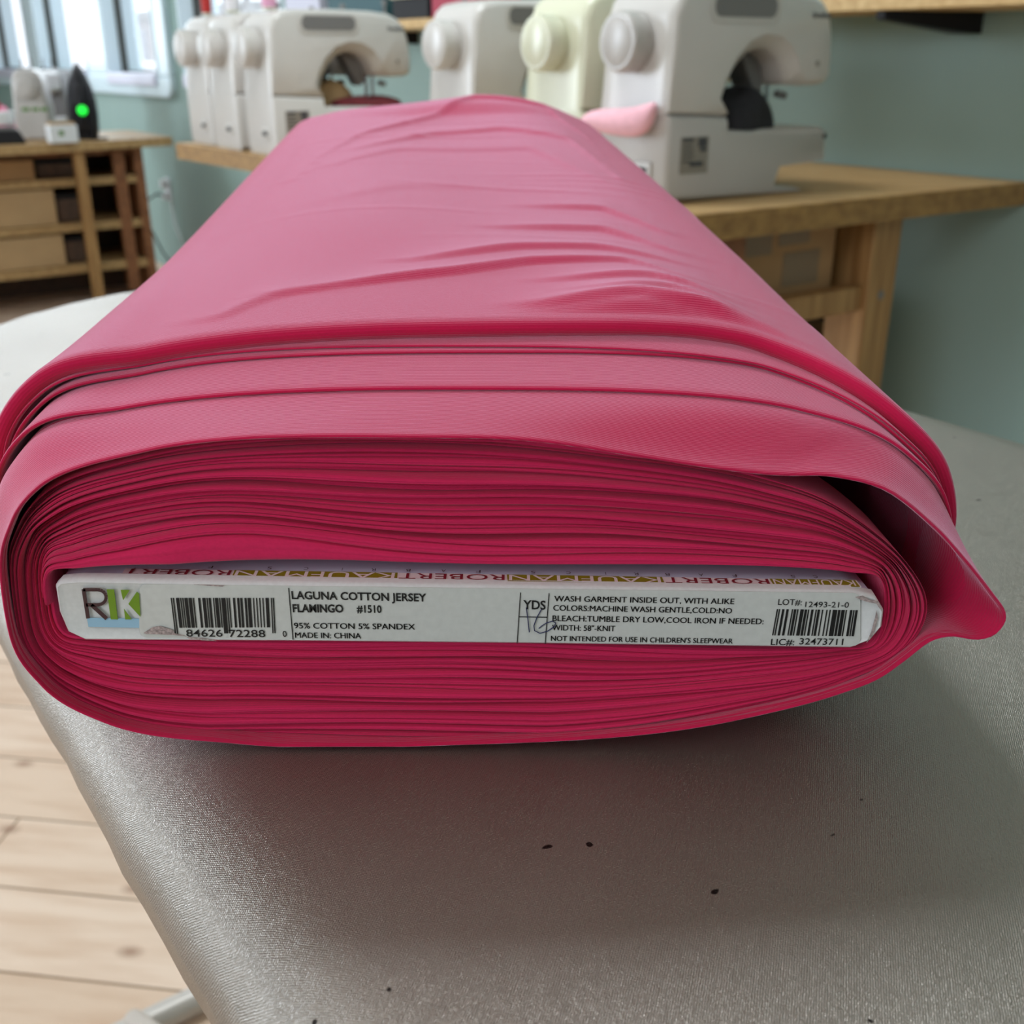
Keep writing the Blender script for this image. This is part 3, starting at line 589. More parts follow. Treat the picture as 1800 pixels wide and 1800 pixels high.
# wall outlet with its plug
op = toR(onP(297, 333, PW)); t = thing('wall_outlet', 'white wall outlet with plugs below the far left table end', 'outlet', RM(PW, op[1], op[2]), RA)
b = MB(); b.box(-.008, 0, -.036, .036, -.058, .058); b.build('cover_plate', M['white_card'], t, bevel=.003)
b = MB(); b.box(-.04, -.008, -.018, .018, .008, .05); b.build('adapter', M['white_card'], t, bevel=.004)
b = MB(); b.box(-.035, -.008, -.014, .014, -.05, -.015); b.build('plug', M['white_card'], t, bevel=.004)
b = MB(); b.tube([RM(PW-.03, op[1], op[2]-.03), RM(PW-.06, op[1]+.02, op[2]-.02), RM(PW-.09, op[1]+.10, op[2]-.06), RM(PW-.08, op[1]+.14, op[2]-.2), RM(PW-.04, op[1]+.10, op[2]-.33), RM(PW-.02, op[1]-.05, op[2]-.415), RM(PW-.02, op[1]-.3, op[2]-.42)], .0055, 8)
tag(b.build('power_cord', M['dark_plastic']), 'dark cord hanging in a loop from the wall outlet', 'cord')
b = MB(); b.tube([RM(PW-.012, op[1]-.05, op[2]-.06), RM(PW-.02, op[1]-.09, op[2]-.16), RM(PW-.02, op[1]-.18, op[2]-.26), RM(PW-.015, op[1]-.30, op[2]-.40)], .005, 8)
tag(b.build('power_cord', M['white_card']), 'white cord running down the wall below the outlet', 'cord')
c1 = toR(onP(462, 296, PW)); b = MB(); b.tube([RM(PW-.008, c1[1], TZ-.03), RM(PW-.008, c1[1]-.004, TZ-.15), RM(PW-.009, c1[1]+.004, TZ-.35), RM(PW-.008, c1[1], .02)], .003, 6)
tag(b.build('power_cord', M['mid_plastic']), 'thin grey cord down the wall under the left end of the work table', 'cord')
# ================================================================ ironing board
ZB = CAMZ - 0.164
t = thing('ironing_board', 'ironing board with a silver cover carrying the pink fabric bolt', 'ironing board', RM(0.265, 0.3, 0), RA)
PC, HW, QE, LE, QN = 0.265, 0.220, 0.640, 0.224, -0.42
ol = []
for k in range(61):                       # rounded far end
    a = math.pi*k/60; c, s_ = math.cos(a), math.sin(a); e = 2/1.6
    ol.append((PC + HW*math.copysign(abs(c)**(2/1.75), c), QE + LE*abs(s_)**(2/1.65)))
ol += [(PC-HW, q) for q in np.linspace(QE-0.02, QN+0.08, 70)]
ol += [(PC-HW+0.08-0.08*math.cos(a), QN+0.08-0.08*math.sin(a)) for a in np.linspace(0.1, math.pi/2, 8)]
ol += [(PC+HW-0.08+0.08*math.sin(a), QN+0.08-0.08*math.cos(a)) for a in np.linspace(0, math.pi/2-0.1, 8)]
ol += [(PC+HW, q) for q in np.linspace(QN+0.08, QE-0.02, 70)]
b = MB(); n = len(ol); wob = [(0.0006 if i < 62 else 0.0003)*(math.sin(i*0.9)+math.sin(i*2.3+1)) + (0.0022*math.sin(i*1.7)+0.0015*math.sin(i*0.63) if i < 62 else 0) for i in range(n)]
rings = []
for d, z, k in [(0.030, -0.030, 0), (0.006, -0.030, 1), (0.0005, -0.024, 1), (0.0005, -0.017, .8), (0.003, -0.0105, .6), (0.008, -0.0052, .4), (0.0145, -0.002, .2), (0.021, -0.0005, 0.08), (0.028, 0, 0), (0.045, 0, 0)]:
    pl = inset(ol, [d + (wob[i]*k if z > -0.03 else 0) for i in range(n)])
    rings.append([(p-0.265, q-0.3, ZB + z + (wob[i]*0.8*k if z < -0.001 and i < 62 else 0)) for i, (p, q) in enumerate(pl)])
b.loft(rings); b.build('cover', M['silver'], t, ang=70)
M['tube'] = vary(mat('grey_tube', srgb(196, 190, 184), 0.4, 0.2), 8, 0.06)
b = MB()
for p0, p1, q0, q1 in [(0.10, 0.43, -0.3, -0.27), (0.10, 0.43, 0.6, 0.63), (0.14, 0.165, -0.3, 0.63), (0.365, 0.39, -0.3, 0.63)]: b.box(p0-.265, p1-.265, q0-.3, q1-.3, ZB-0.052, ZB-0.030)
b.build('underframe', M['mid_plastic'], t)
for dp, qa, qb in [(-0.085, -0.25, 1.0), (0.085, -0.25, 1.0), (-0.055, 0.60, -0.38), (0.055, 0.60, -0.38)]:
    b = MB(); b.tube([(dp, qa-0.3, ZB-0.05), (dp, (qa+qb)/2-0.3, ZB/2), (dp, qb-0.3, 0.03)], 0.0125, 12); b.build('leg', M['tube'], t)
for qb in (1.0, -0.38):
    b = MB(); b.tube([(-0.32, qb-0.3, 0.0165), (0, qb-0.3, 0.0165), (0.235, qb-0.3, 0.0165)], 0.0163, 14); ft = b.build('foot_bar', M['tube'], t)
    for e in (-0.335, 0.235):
        c = MB(); c.cyl((e, qb-0.3, 0.0165), (e+0.015, qb-0.3, 0.0165), 0.0164, n=14); c.build('rubber_foot', M['dark_plastic'], ft)

# ================================================================ the bolt of pink jersey
Y0 = 0.2313; TA = math.tan(math.radians(3.5)); XC = -0.0103
def face(px, py, s=0.0):
    v = onY(px, py, Y0+s); return (v.x + s*TA, v.z - ZB)
def G(s): return 1 + 0.42*np.clip(s, 0, None)/0.56
def GX(s): return 1 - 0.03*np.clip(s, 0, None)/0.56
def place(x, s, z): return (XC + (x-XC)*GX(s) - s*TA, Y0 + s, ZB + z*G(s))
bolt = thing('fabric_bolt', 'bolt of flamingo pink cotton jersey lying on the silver ironing board, label end towards us', 'fabric bolt', (XC, Y0, ZB))
def spline(keys, U):
    """periodic cubic through (u, x, z) keys"""
    k = np.array(keys, float); u = k[:, 0]; n = len(u); out = []
    ue = np.concatenate([u[-2:]-1, u, u[:2]+1]); pe = np.concatenate([k[-2:, 1:], k[:, 1:], k[:2, 1:]])
    m = np.zeros_like(pe)
    d = (pe[1:]-pe[:-1])/(ue[1:]-ue[:-1])[:, None]; h = ue[1:]-ue[:-1]
    m[1:-1] = (d[:-1]*h[1:, None] + d[1:]*h[:-1, None])/(h[1:]+h[:-1])[:, None]
    for x in np.mod(U, 1.0):
        i = int(np.clip(np.searchsorted(ue, x, side='right')-1, 0, len(ue)-2)); hh = ue[i+1]-ue[i]; q = (x-ue[i])/hh
        out.append((2*q**3-3*q*q+1)*pe[i] + (q**3-2*q*q+q)*hh*m[i] + (-2*q**3+3*q*q)*pe[i+1] + (q**3-q*q)*hh*m[i+1])
    return np.array(out)
# parameter around the ring: 0 = left, .25 = top, .5 = right, .75 = bottom, samples denser at the round sides
def usamples(n):
    s_ = np.arange(n)/n; return (s_ + 0.055*np.sin(4*np.pi*s_)/(2*np.pi)*-1) % 1.0
lab = [(98, 1032), (106, 1024), (140, 1021), (250, 1023), (900, 1034), (1500, 1043), (1538, 1050), (1553, 1075), (1550, 1102), (1530, 1126), (1495, 1139), (900, 1131), (500, 1127), (150, 1125), (120, 1111), (105, 1076)]
LABXZ = [face(*p) for p in lab]
roll = (face(1500, 1043)[1]-face(250, 1023)[1])/(face(1500, 1043)[0]-face(250, 1023)[0])
cx, cz = face(826, 1079)
inner_keys = [(u, cx + x*1.005, cz + roll*x + z) for u, x, z in [(0, -.1012, 0), (.03, -.0995, .0086), (.06, -.092, .0098), (.25, 0, .0098), (.44, .092, .0098), (.47, .0995, .0086), (.5, .1012, 0), (.53, .0995, -.0086), (.56, .092, -.0096), (.75, 0, -.0096), (.94, -.092, -.0096), (.97, -.0995, -.0086)]]
outer_px = [(0, 12, 1020), (.03, 28, 930), (.06, 75, 868), (.12, 250, 803), (.25, 750, 770), (.33, 1050, 787), (.40, 1330, 840), (.44, 1480, 897), (.47, 1590, 985), (.5, 1634, 1070), (.53, 1592, 1150), (.56, 1482, 1207), (.62, 1250, 1264), (.75, 760, 1312), (.85, 420, 1308), (.92, 190, 1266), (.96, 78, 1196), (.985, 26, 1115)]
outer_keys = [(u, *face(px, py, 0.003)) for u, px, py in outer_px]
NU = 240; U = usamples(NU)
I_ = spline(inner_keys, U); O_ = spline(outer_keys, U)
O_[:, 1] = np.maximum(O_[:, 1], 0.0015)
def lown(seed, n=4, fmin=1, fmax=7):
    g = np.random.default_rng(seed); return sum(g.normal()*0.6/np.sqrt(k)*np.sin(2*np.pi*(k*U + g.random())) for k in range(fmin, fmax))
NL = 27
base_w = np.exp(rng.normal(0, 0.45, NL))
base_w[0] *= 2.0; base_w[3] *= 1.7; base_w[9] *= 1.5
Wt = np.array([base_w[i]*np.exp(0.38*lown(100+i)) for i in range(NL)])
# the innermost fold is broad at the upper left, as it was wound loosely there
bumpL = np.exp(-((U-0.13)/0.07)**2); Wt[0] *= 1+1.6*bumpL; Wt[1] *= 1+0.8*np.exp(-((U-0.10)/0.06)**2)
cum = np.vstack([np.zeros(NU), np.cumsum(Wt, 0)]); cum /= cum[-1]
def ringmesh(name, P, uvs, m, parent, closed_end=False, ang=60):
    """P: (rows, NU, 3) world points; rows run across the cloth, columns around the bolt"""
    R_, N_ = P.shape[:2]; V = P.reshape(-1, 3) - np.array([XC, Y0, ZB])
    i = np.arange(R_-1)[:, None]*N_; j = np.arange(N_)[None, :]; j2 = (j+1) % N_
    F = np.stack([i+j, i+j2, i+N_+j2, i+N_+j], -1).reshape(-1, 4)
    me = bpy.data.meshes.new(name); me.from_pydata(V.tolist(), [], F.tolist())
    ul = me.uv_layers.new(name='UVMap'); uvf = uvs.reshape(-1, 2)
    ucol = np.broadcast_to(j, (R_-1, N_)); wrap = (ucol == N_-1)
    L = np.zeros((R_-1, N_, 4, 2)); uv = uvs
    L[:, :, 0] = uv[:-1]; L[:, :, 3] = uv[1:]; L[:, :, 1] = np.roll(uv[:-1], -1, 1); L[:, :, 2] = np.roll(uv[1:], -1, 1)
    step = 2*uv[:, -1, 0]-uv[:, -2, 0]
    L[:, -1, 1, 0] = step[:-1]; L[:, -1, 2, 0] = step[1:]
    ul.data.foreach_set('uv', L.reshape(-1)); me.materials.append(m)
    bm = bmesh.new(); bm.from_mesh(me); bmesh.ops.recalc_face_normals(bm, faces=bm.faces); bm.to_mesh(me); bm.free()
    me.shade_smooth()
    o = bpy.data.objects.new(name, me); COL.objects.link(o); o.parent = parent; return o
def arc(XZ):
    d = np.linalg.norm(np.diff(XZ, axis=0), axis=1); return np.concatenate([[0], np.cumsum(d)])*1000
wound = bpy.data.objects.new('wound_layers', None)
allP, allUV, segs = [], [], []
topness = smooth01((O_[:, 1]-0.02)/0.05)
VV, FF, UVL = [], [], []; off = 0
for i in range(NL):
    t0, t1 = cum[i], cum[i+1]; mid = (i+.5)/NL
    sf = 0.0068*topness*(1-0.55*mid) + 0.004*(1-topness) + rng.normal(0, 0.0011) + 0.0008*lown(300+i) + 0.0012*(i % 2)
    sf = sf - 0.0085*np.exp(-((U-0.06)/0.075)**2)*max(0, 1-i/5); sf = np.clip(sf, 0.0003, 0.011)
    rows, vv = [], []
    prof = [(0.0, .02), (0.0, .0030), (0.05, .0014), (0.14, .0006), (0.28, .00018), (0.42, 0.00008), (0.5, 0.00035), (0.58, 0.00008), (0.72, .00018), (0.86, .0006), (0.95, .0014), (1.0, .0030), (1.0, .02)]
    for a, ds in prof:
        tt = t0 + (t1-t0)*a; XZ = I_ + (O_-I_)*tt[:, None]
        x, z = XZ[:, 0], XZ[:, 1]; s_ = sf + ds
        rows.append(np.stack(place(x, s_, z), -1))
    P = np.array(rows); L = arc(XZ)
    dv = np.concatenate([[0], np.cumsum(np.linalg.norm(np.diff(P, axis=0), axis=2).mean(1))*1000]) + i*7.3
    uv = np.stack([np.broadcast_to(L[None], P.shape[:2]) + i*31.0, np.broadcast_to(dv[:, None], P.shape[:2])], -1)
    R_ = len(rows); ii = np.arange(R_-1)[:, None]*NU; jj = np.arange(NU)[None]; j2 = (jj+1) % NU
    FF.append((np.stack([ii+jj, ii+j2, ii+NU+j2, ii+NU+jj], -1).reshape(-1, 4)+off)); VV.append(P.reshape(-1, 3)); off += R_*NU
    Lq = np.zeros((R_-1, NU, 4, 2)); Lq[:, :, 0] = uv[:-1]; Lq[:, :, 3] = uv[1:]; Lq[:, :, 1] = np.roll(uv[:-1], -1, 1); Lq[:, :, 2] = np.roll(uv[1:], -1, 1)
    Lq[:, -1, 1, 0] = uv[:-1, -1, 0]+1; Lq[:, -1, 2, 0] = uv[1:, -1, 0]+1; UVL.append(Lq.reshape(-1))
V = np.concatenate(VV) - np.array([XC, Y0, ZB]); F = np.concatenate(FF)
me = bpy.data.meshes.new('wound_layers'); me.from_pydata(V.tolist(), [], F.tolist())
me.uv_layers.new(name='UVMap').data.foreach_set('uv', np.concatenate(UVL)); me.materials.append(M['pink_edge'])
bm = bmesh.new(); bm.from_mesh(me); bmesh.ops.recalc_face_normals(bm, faces=bm.faces); bm.to_mesh(me); bm.free(); me.shade_smooth()
bpy.data.objects.remove(wound); wound = bpy.data.objects.new('wound_layers', me); COL.objects.link(wound); wound.parent = bolt

# outer wraps --------------------------------------------------------------
NW = 300; UW = usamples(NW)
S_keys = [(u, XC - 0.0012 + x, z) for u, x, z in [(0, -.1195, .045), (.03, -.1165, .062), (.06, -.108, .0735), (.12, -.083, .081), (.25, 0, .086), (.38, .084, .081), (.44, .110, .072), (.47, .1205, .061), (.5, .1245, .043), (.53, .1195, .024), (.56, .108, .0115), (.62, .083, .0035), (.75, 0, .0012), (.88, -.083, .0035), (.94, -.108, .0125), (.97, -.1165, .027)]]
SB = spline(S_keys, UW)
def normals2(XZ):
    d = np.roll(XZ, -1, 0)-np.roll(XZ, 1, 0); nn = np.stack([-d[:, 1], d[:, 0]], 1); return nn/np.linalg.norm(nn, axis=1)[:, None]
NB = normals2(SB); up = smooth01((SB[:, 1]-0.004)/0.05)
fa_px = [(0, 1, 1020), (.03, 16, 918), (.06, 62, 856), (.12, 250, 791), (.25, 750, 762), (.31, 960, 772), (.35, 1120, 797), (.385, 1280, 822), (.405, 1390, 836), (.42, 1475, 842), (.435, 1570, 866), (.45, 1650, 928), (.465, 1708, 992), (.48, 1752, 1048), (.492, 1774, 1082), (.5, 1770, 1103), (.507, 1752, 1122), (.515, 1722, 1130), (.525, 1676, 1124), (.535, 1640, 1132), (.547, 1596, 1164), (.56, 1552, 1194), (.58, 1480, 1222), (.62, 1300, 1268), (.75, 760, 1318), (.85, 420, 1314), (.92, 185, 1272), (.96, 72, 1202), (.985, 18, 1118)]
FA = spline([(u, *face(px, py, -0.001)) for u, px, py in fa_px], UW); FA[:, 1] = np.maximum(FA[:, 1], 0.0012)
nsm = lambda seed, a, f0=1, f1=6: a*sum(np.random.default_rng(seed+k).normal()/k**0.7*np.sin(2*np.pi*(k*UW+np.random.default_rng(seed*3+k).random())) for k in range(f0, f1))
def wrap(name, sf, base_off, thick, flare, s_end, nrow, seed):
    """a loose turn of cloth: lip at the front edge, then the outer surface running back"""
    def ring(s, dr):
        XZ = SB + NB*((base_off*up + 0.0003) + dr*(0.25+0.75*up))[:, None]
        if flare is not None:
            e = smooth01((s - sf)/flare)[:, None]; XZ = (FA + normals2(FA)*dr)*(1-e) + XZ*e
        return np.stack(place(XZ[:, 0], s, np.maximum(XZ[:, 1], 0.0006)), -1)
    rows = [ring(sf+0.04, -thick), ring(sf+0.010, -thick), ring(sf+0.0012, -thick), ring(sf+0.0003, -0.72*thick), ring(sf, -0.45*thick), ring(sf+0.0003, -0.15*thick), ring(sf+0.0013, 0)]
    for k in range(1, nrow+1): rows.append(ring(sf + 0.0013 + (s_end-sf-0.0013)*(k/nrow)**1.3, 0))
    P = np.array(rows); mid = P[len(P)//2]; L = arc(mid[:, [0, 2]])
    dv = np.vstack([np.zeros(NW), np.cumsum(np.linalg.norm(np.diff(P, axis=0), axis=2), 0)*1000]) + seed*11
    return ringmesh(name, P, np.stack([np.broadcast_to(L[None], P.shape[:2]), dv], -1), M['pink'], bolt)
topw = np.exp(-((UW-0.25)/0.16)**2)
sa = -0.001 + nsm(5, 0.0008) + 0.0025*np.exp(-((UW-0.42)/0.02)**2)
wrap('outer_wrap', sa, 0.0, 0.0011, 0.024, 0.09, 22, 1)
wrap('outer_wrap', sa+0.0014+nsm(9, 0.0004), -0.0012, 0.0010, 0.024, 0.07, 12, 2)
wrap('outer_wrap', 0.0262 + nsm(15, 0.0008) - 0.006*smooth01((UW-0.37)/0.09)*(UW < 0.7), 0.0012 + 0.0018*np.exp(-(((UW+0.5) % 1-0.54)/0.05)**2), 0.0012, None, 0.12, 12, 3)
wrap('outer_wrap', 0.0275 + nsm(16, 0.0006), 0.0002, 0.0008, None, 0.12, 8, 4)
sc = 0.052 - 0.011*np.exp(-(((UW+0.5) % 1-0.53)/0.07)**2) - 0.025*smooth01((UW-0.37)/0.09)*(UW < 0.7) - 0.01*(UW >= 0.7)
wrap('outer_wrap', sc + nsm(22, 0.0010), 0.0022 + 0.0028*np.exp(-(((UW+0.5) % 1-0.54)/0.05)**2), 0.0010, None, 0.14, 10, 5)
wrap('outer_wrap', sc + 0.0018 + nsm(25, 0.0008), 0.0030 + 0.0040*np.exp(-(((UW+0.5) % 1-0.54)/0.05)**2), 0.0008, None, 0.14, 8, 6)

# the top turn that covers the whole bolt, with its folds
NT = 300; NS = 360; UT = usamples(NT); ST = spline(S_keys, UT); NTn = normals2(ST); upt = smooth01((ST[:, 1]-0.004)/0.05)
dev = np.clip(np.abs(UT-0.25)/0.20, 0, 1.3)**1.6
sd = np.where(UT < 0.25, 0.058-0.013*dev, 0.058+0.007*np.exp(-((UT-0.36)/0.06)**2)-0.028*smooth01((UT-0.37)/0.09)); sd = np.where((UT > 0.56) & (UT < 0.9), 0.05, sd); sd = np.where(UT >= 0.9, 0.045, sd)
k_ = np.hanning(21); k_ /= k_.sum(); sd = np.convolve(np.concatenate([sd[-20:], sd, sd[:20]]), k_, 'same')[20:-20]
ff = np.linspace(0, 1, NS); S_END = 0.572
rows = []; DR = []
pre = [(0.030, -.0064), (0.014, -.0063), (.0060, -.0060), (.0030, -.0052), (.0010, -.0036), (0, -.0020), (.0004, -.0009), (.0020, -.0002), (.0055, 0)]
for ds, dr in pre: rows.append((sd+ds, dr))
for f_ in ff[1:]: rows.append((sd+0.0055+(S_END-sd-0.0055)*f_, 0.0))
Smat = np.array([r[0] for r in rows]); DRm = np.array([np.full(NT, r[1]) for r in rows])
OFF = 0.0078
OFFm = (OFF*upt)[None] + 0.0040*np.exp(-((((UT+0.5) % 1)-0.545)/0.05)**2)[None]*np.exp(-np.clip(Smat-sd, 0, None)/0.045)
XZ = ST[None] + NTn[None]*(OFFm + DRm*(0.3+0.7*upt)[None])[..., None]
X, Yw, Z = place(XZ[..., 0], Smat, np.maximum(XZ[..., 1], 0.0008))
def folds(px_list):
    out = []
    for pts, a, w in px_list:
        q = [onZ(px, py, ZB + 0.100 + 0.022*min(1, max(0, (560-py)/330))) for px, py in pts]; q = sorted([(v.x, v.y) for v in q]); out.append((np.array(q), a, w))
    return out
FOLDS = folds([
    ([(500, 480), (650, 463), (800, 447), (930, 428), (1100, 419), (1210, 442)], .0019, .0026),
    ([(730, 427), (900, 404), (1050, 397), (1190, 408)], .0018, .0030),
    ([(960, 512), (1120, 497), (1250, 506), (1340, 535)], .0026, .0035),
    ([(1000, 462), (1150, 452), (1270, 474)], .0018, .0030),
    ([(1060, 486), (1180, 476), (1300, 500)], .0014, .0026),
    ([(880, 367), (1060, 361), (1190, 388)], .0016, .004),
    ([(940, 331), (1060, 330), (1170, 355)], .0014, .004),
    ([(380, 520), (450, 490), (520, 476)], .0010, .004),
    ([(560, 330), (700, 312), (860, 306)], .0005, .008),
    ([(560, 283), (700, 262), (930, 258), (1080, 300)], .0010, .007),
    ([(620, 262), (760, 243), (880, 238), (1000, 246), (1090, 288)], .0018, .006),
    ([(520, 292), (560, 268), (640, 242), (830, 217), (960, 219), (1040, 240), (1085, 285)], .0022, .004),
    ([(980, 552), (1060, 546), (1150, 535), (1300, 543), (1420, 575), (1530, 650)], .0045, .0030),
    ([(1010, 530), (1120, 522), (1290, 527), (1400, 556)], .0014, .0025),
])
D = np.zeros_like(X); topm = smooth01((XZ[..., 1]-0.055)/0.015)
for q, a, w in FOLDS:
    s0 = np.interp(X, q[:, 0], q[:, 1]); ds = Yw - s0
    fw = 0.03 + 0.25*min(0.3, q[-1, 0]-q[0, 0])
    fade = smooth01((X-q[0, 0]+0.02)/fw)*smooth01((q[-1, 0]-X+0.02)/fw)
    D += a*fade*smooth01((ds+w)/(2*w))*np.exp(-np.clip(ds-w, 0, None)/(5*w))
D += .0050*np.exp(-((X+.030)/.055)**2)*smooth01((Smat-.515)/.03)
g2 = np.random.default_rng(5)
for k in range(26):                         # faint creases across the cloth
    y0 = 0.33 + 0.47*g2.random(); sl = g2.normal(0, 0.06); x0 = g2.normal(0.02, 0.06); a = 0.0004*g2.random(); w = 0.002+0.003*g2.random()
    ds = Yw - (y0 + sl*(X-x0) + 0.9*(X-x0)**2*g2.normal()); D += a*np.exp(-((X-x0)/0.05)**2)*np.exp(-(ds/w)**2)
fr = smooth01((Smat - sd[None] - 0.006)/0.01)
Z = Z + D*topm*fr*(Smat < S_END+1)
Z += 0.0016*np.sin(X*38+Yw*9)*topm*fr*smooth01((Smat-0.1)/0.1)
P = np.stack([X, Yw, Z], -1)
# roll the far end in
end = P[-1]; cen = end.mean(0)
tail = []
for k, (sh, dy) in enumerate([(0.985, .006), (0.95, .009), (0.88, .009), (0.6, .006), (0.25, .006), (0.02, .006)]):
    r_ = cen + (end-cen)*sh; r_[:, 1] = end[:, 1] + dy; tail.append(r_)
P = np.concatenate([P, np.array(tail)])
L = arc(P[40][:, [0, 2]]); dv = np.vstack([np.zeros(NT), np.cumsum(np.linalg.norm(np.diff(P, axis=0), axis=2), 0)*1000])
ringmesh('top_turn', P, np.stack([np.broadcast_to(L[None], P.shape[:2]), dv], -1), M['pink'], bolt)

# board core, end label and printing --------------------------------------
def W2(x, s, z): return Vector((x - s*TA - XC, s, z))        # in the bolt's own frame
def polyface(pxs, s, m=None): return [W2(face(*p)[0], s, face(*p)[1]) for p in pxs]
def ring_lab(d, s, flat=0):
    q = inset([(x, z) for x, z in LABXZ], [d]*len(LABXZ)); return [W2(x, s, z) for x, z in q]
b = MB(); b.loft([ring_lab(.0011, 0.0004), ring_lab(.0004, 0.0000), ring_lab(-.0001, .0005), ring_lab(-.0004, .0015), ring_lab(-.0005, .0034)])
end_label = b.build('end_label', M['white_card'], bolt, ang=60)
b = MB(); b.loft([ring_lab(0.0, 0.003), ring_lab(0.0, 0.55)]); core = b.build('bolt_board', M['lavender'], bolt, ang=60); core['label'] = 'lavender card board with printed border'
LIFT = -0.00035
def flat(name, polys, m, parent, s=LIFT, th=0.00012):
    b = MB()
    for pg in polys: b.loft([[W2(*([face(*p)[0], s+k, face(*p)[1]])) for p in pg] for k in (0, th)])
    return b.build(name, m, parent, smooth=False)
def rrect(x0, y0, x1, y1, r, sk=0.0):
    pts = []
    for cx_, cy_, q in [(x0+r, y0+r, 2), (x1-r, y0+r, 3), (x1-r, y1-r, 0), (x0+r, y1-r, 1)]:
        for i in range(5):
            a = (q+i/4)*math.pi/2; X_ = cx_+r*math.cos(a); pts.append((X_, cy_+r*math.sin(a)+sk*(X_-x0)))
    return pts
flat('sticker', [rrect(245, 1026, 1512, 1119.5, 13, 0.0125)], M['sticker'], end_label, -0.00012, 0.0001)
def line_text(name, rows, m=None, parent=None):
    b = MB()
    for txt, x0, y0, x1, y1, cap, bold in rows:
        A, B = face(x0, y0), face(x1, y1); U_ = face(x0, y0-cap)[1]-A[1]
        add_text(b, txt, W2(A[0], LIFT, A[1]), W2(B[0], LIFT, B[1]), (0, 0, U_), bold)
        if not bold: add_text(b, txt, W2(A[0]+.00006, LIFT, A[1]), W2(B[0]+.00006, LIFT, B[1]), (0, 0, U_), 0)
    return b.build(name, m or M['ink'], parent or end_label, smooth=False)
line_text('product_text', [('LAGUNA COTTON JERSEY', 513.3, 1051.5, 749.5, 1056, 13.2, .022), ('FLAMINGO', 515.2, 1074.6, 604, 1075.2, 13.2, .03), ('#1510', 627.5, 1075.3, 671, 1076, 12.6, .022)])
line_text('content_text', [('95% COTTON 5% SPANDEX', 517.3, 1103.3, 729.3, 1105.5, 9.8, 0), ('MADE IN: CHINA', 519.2, 1119.9, 634.7, 1121.2, 9.4, 0)])
line_text('yards_text', [('YDS', 919.5, 1069.2, 958.7, 1070.3, 15, .02)])
line_text('care_text', [('WASH GARMENT INSIDE OUT, WITH ALIKE', 973.9, 1055.9, 1289.3, 1060.9, 9.6, 0), ('COLORS:MACHINE WASH GENTLE,COLD:NO', 972, 1072.1, 1285.3, 1077.4, 9.6, 0),
    ('BLEACH:TUMBLE DRY LOW,COOL IRON IF NEEDED:', 970.7, 1090.5, 1340.8, 1096.2, 9.8, 0), ('WIDTH: 58"-KNIT', 970, 1106.8, 1080.5, 1108.6, 9.6, 0), ("NOT INTENDED FOR USE IN CHILDREN'S SLEEPWEAR", 968, 1125.2, 1286.7, 1130.2, 8.7, 0)])
line_text('lot_text', [('LOT#:', 1366.7, 1062.2, 1408.3, 1062.8, 10.2, .004), ('12493-21-0', 1414.3, 1065.9, 1490.7, 1067, 9.4, .004)])
line_text('license_text', [('LIC#:', 1354, 1132.4, 1395, 1133, 10.6, .008), ('32473711', 1404, 1131.4, 1480.7, 1132.6, 10.8, .008)])
line_text('barcode_digits', [('84626', 328.4, 1117.6, 392, 1117.9, 12, .006), ('72288', 403.6, 1118.4, 467.1, 1118.8, 12.4, .006), ('0', 497.4, 1118, 504.7, 1118, 10, .006)])
def quad_bar(x0, x1, TL, TR, BL, BR, ext=0.0):
    f = lambda P, Q, t_: (P[0]+(Q[0]-P[0])*t_, P[1]+(Q[1]-P[1])*t_)
    a, b_, c, d = f(TL, TR, x0), f(TL, TR, x1), f(BL, BR, x1), f(BL, BR, x0)
    e = lambda p, q: (q[0]+(q[0]-p[0])*ext, q[1]+(q[1]-p[1])*ext)
    return [a, b_, e(b_, c), e(a, d)]
def barcode(name, widths, TL, TR, BL, BR, guards=()):
    tot = sum(widths); x = 0; polys = []
    for i, w_ in enumerate(widths):
        if i % 2 == 0: polys.append(quad_bar(x/tot, (x+w_)/tot, TL, TR, BL, BR, 0.20 if i//2 in guards else 0))
        x += w_
    return flat(name, polys, M['ink'], end_label)
bw1 = [1, 1, 1, 2, 3, 1, 1, 1, 1, 1, 3, 1, 3, 1, 1, 4, 2, 2, 3, 1, 1, 1, 2, 2, 1, 1, 3, 1, 1, 1, 4, 1, 1, 1, 1, 3, 2, 2, 2, 1, 2, 2, 2, 1, 3, 2, 1, 2, 1, 2, 1, 2, 1, 2, 3, 2, 1, 1, 1]
barcode('barcode', bw1, (300.4, 1050.3), (481.6, 1050.3), (306.8, 1102.4), (484, 1101.5), (0, 1, 15, 16, 28, 29))
bw2 = [1, 1, 1, 2, 2, 2, 2, 3, 1, 1, 2, 1, 1, 2, 3, 1, 2, 1, 1, 2, 2, 2, 1, 1, 2, 2, 1, 3, 1, 2, 1, 2, 4, 1, 2, 1, 3, 1, 1, 3, 2, 1, 1, 1, 2]
barcode('barcode', bw2, (1365, 1070), (1507, 1071.7), (1356.7, 1115.7), (1500, 1117.3))
def stroke(p, q, w_):
    dx, dy = q[0]-p[0], q[1]-p[1]; L_ = math.hypot(dx, dy); nx, ny = -dy/L_*w_/2, dx/L_*w_/2
    return [(p[0]+nx, p[1]+ny), (q[0]+nx, q[1]+ny), (q[0]-nx, q[1]-ny), (p[0]-nx, p[1]-ny)]
flat('rule_lines', [stroke((507.5, 1032.7), (515.2, 1123.3), 1.5), stroke((914.7, 1040.7), (908.8, 1130), 1.4), stroke((964.8, 1042), (958.1, 1130.8), 1.4), stroke((912, 1083.3), (961.3, 1084.1), 1.2)], M['ink'], end_label)
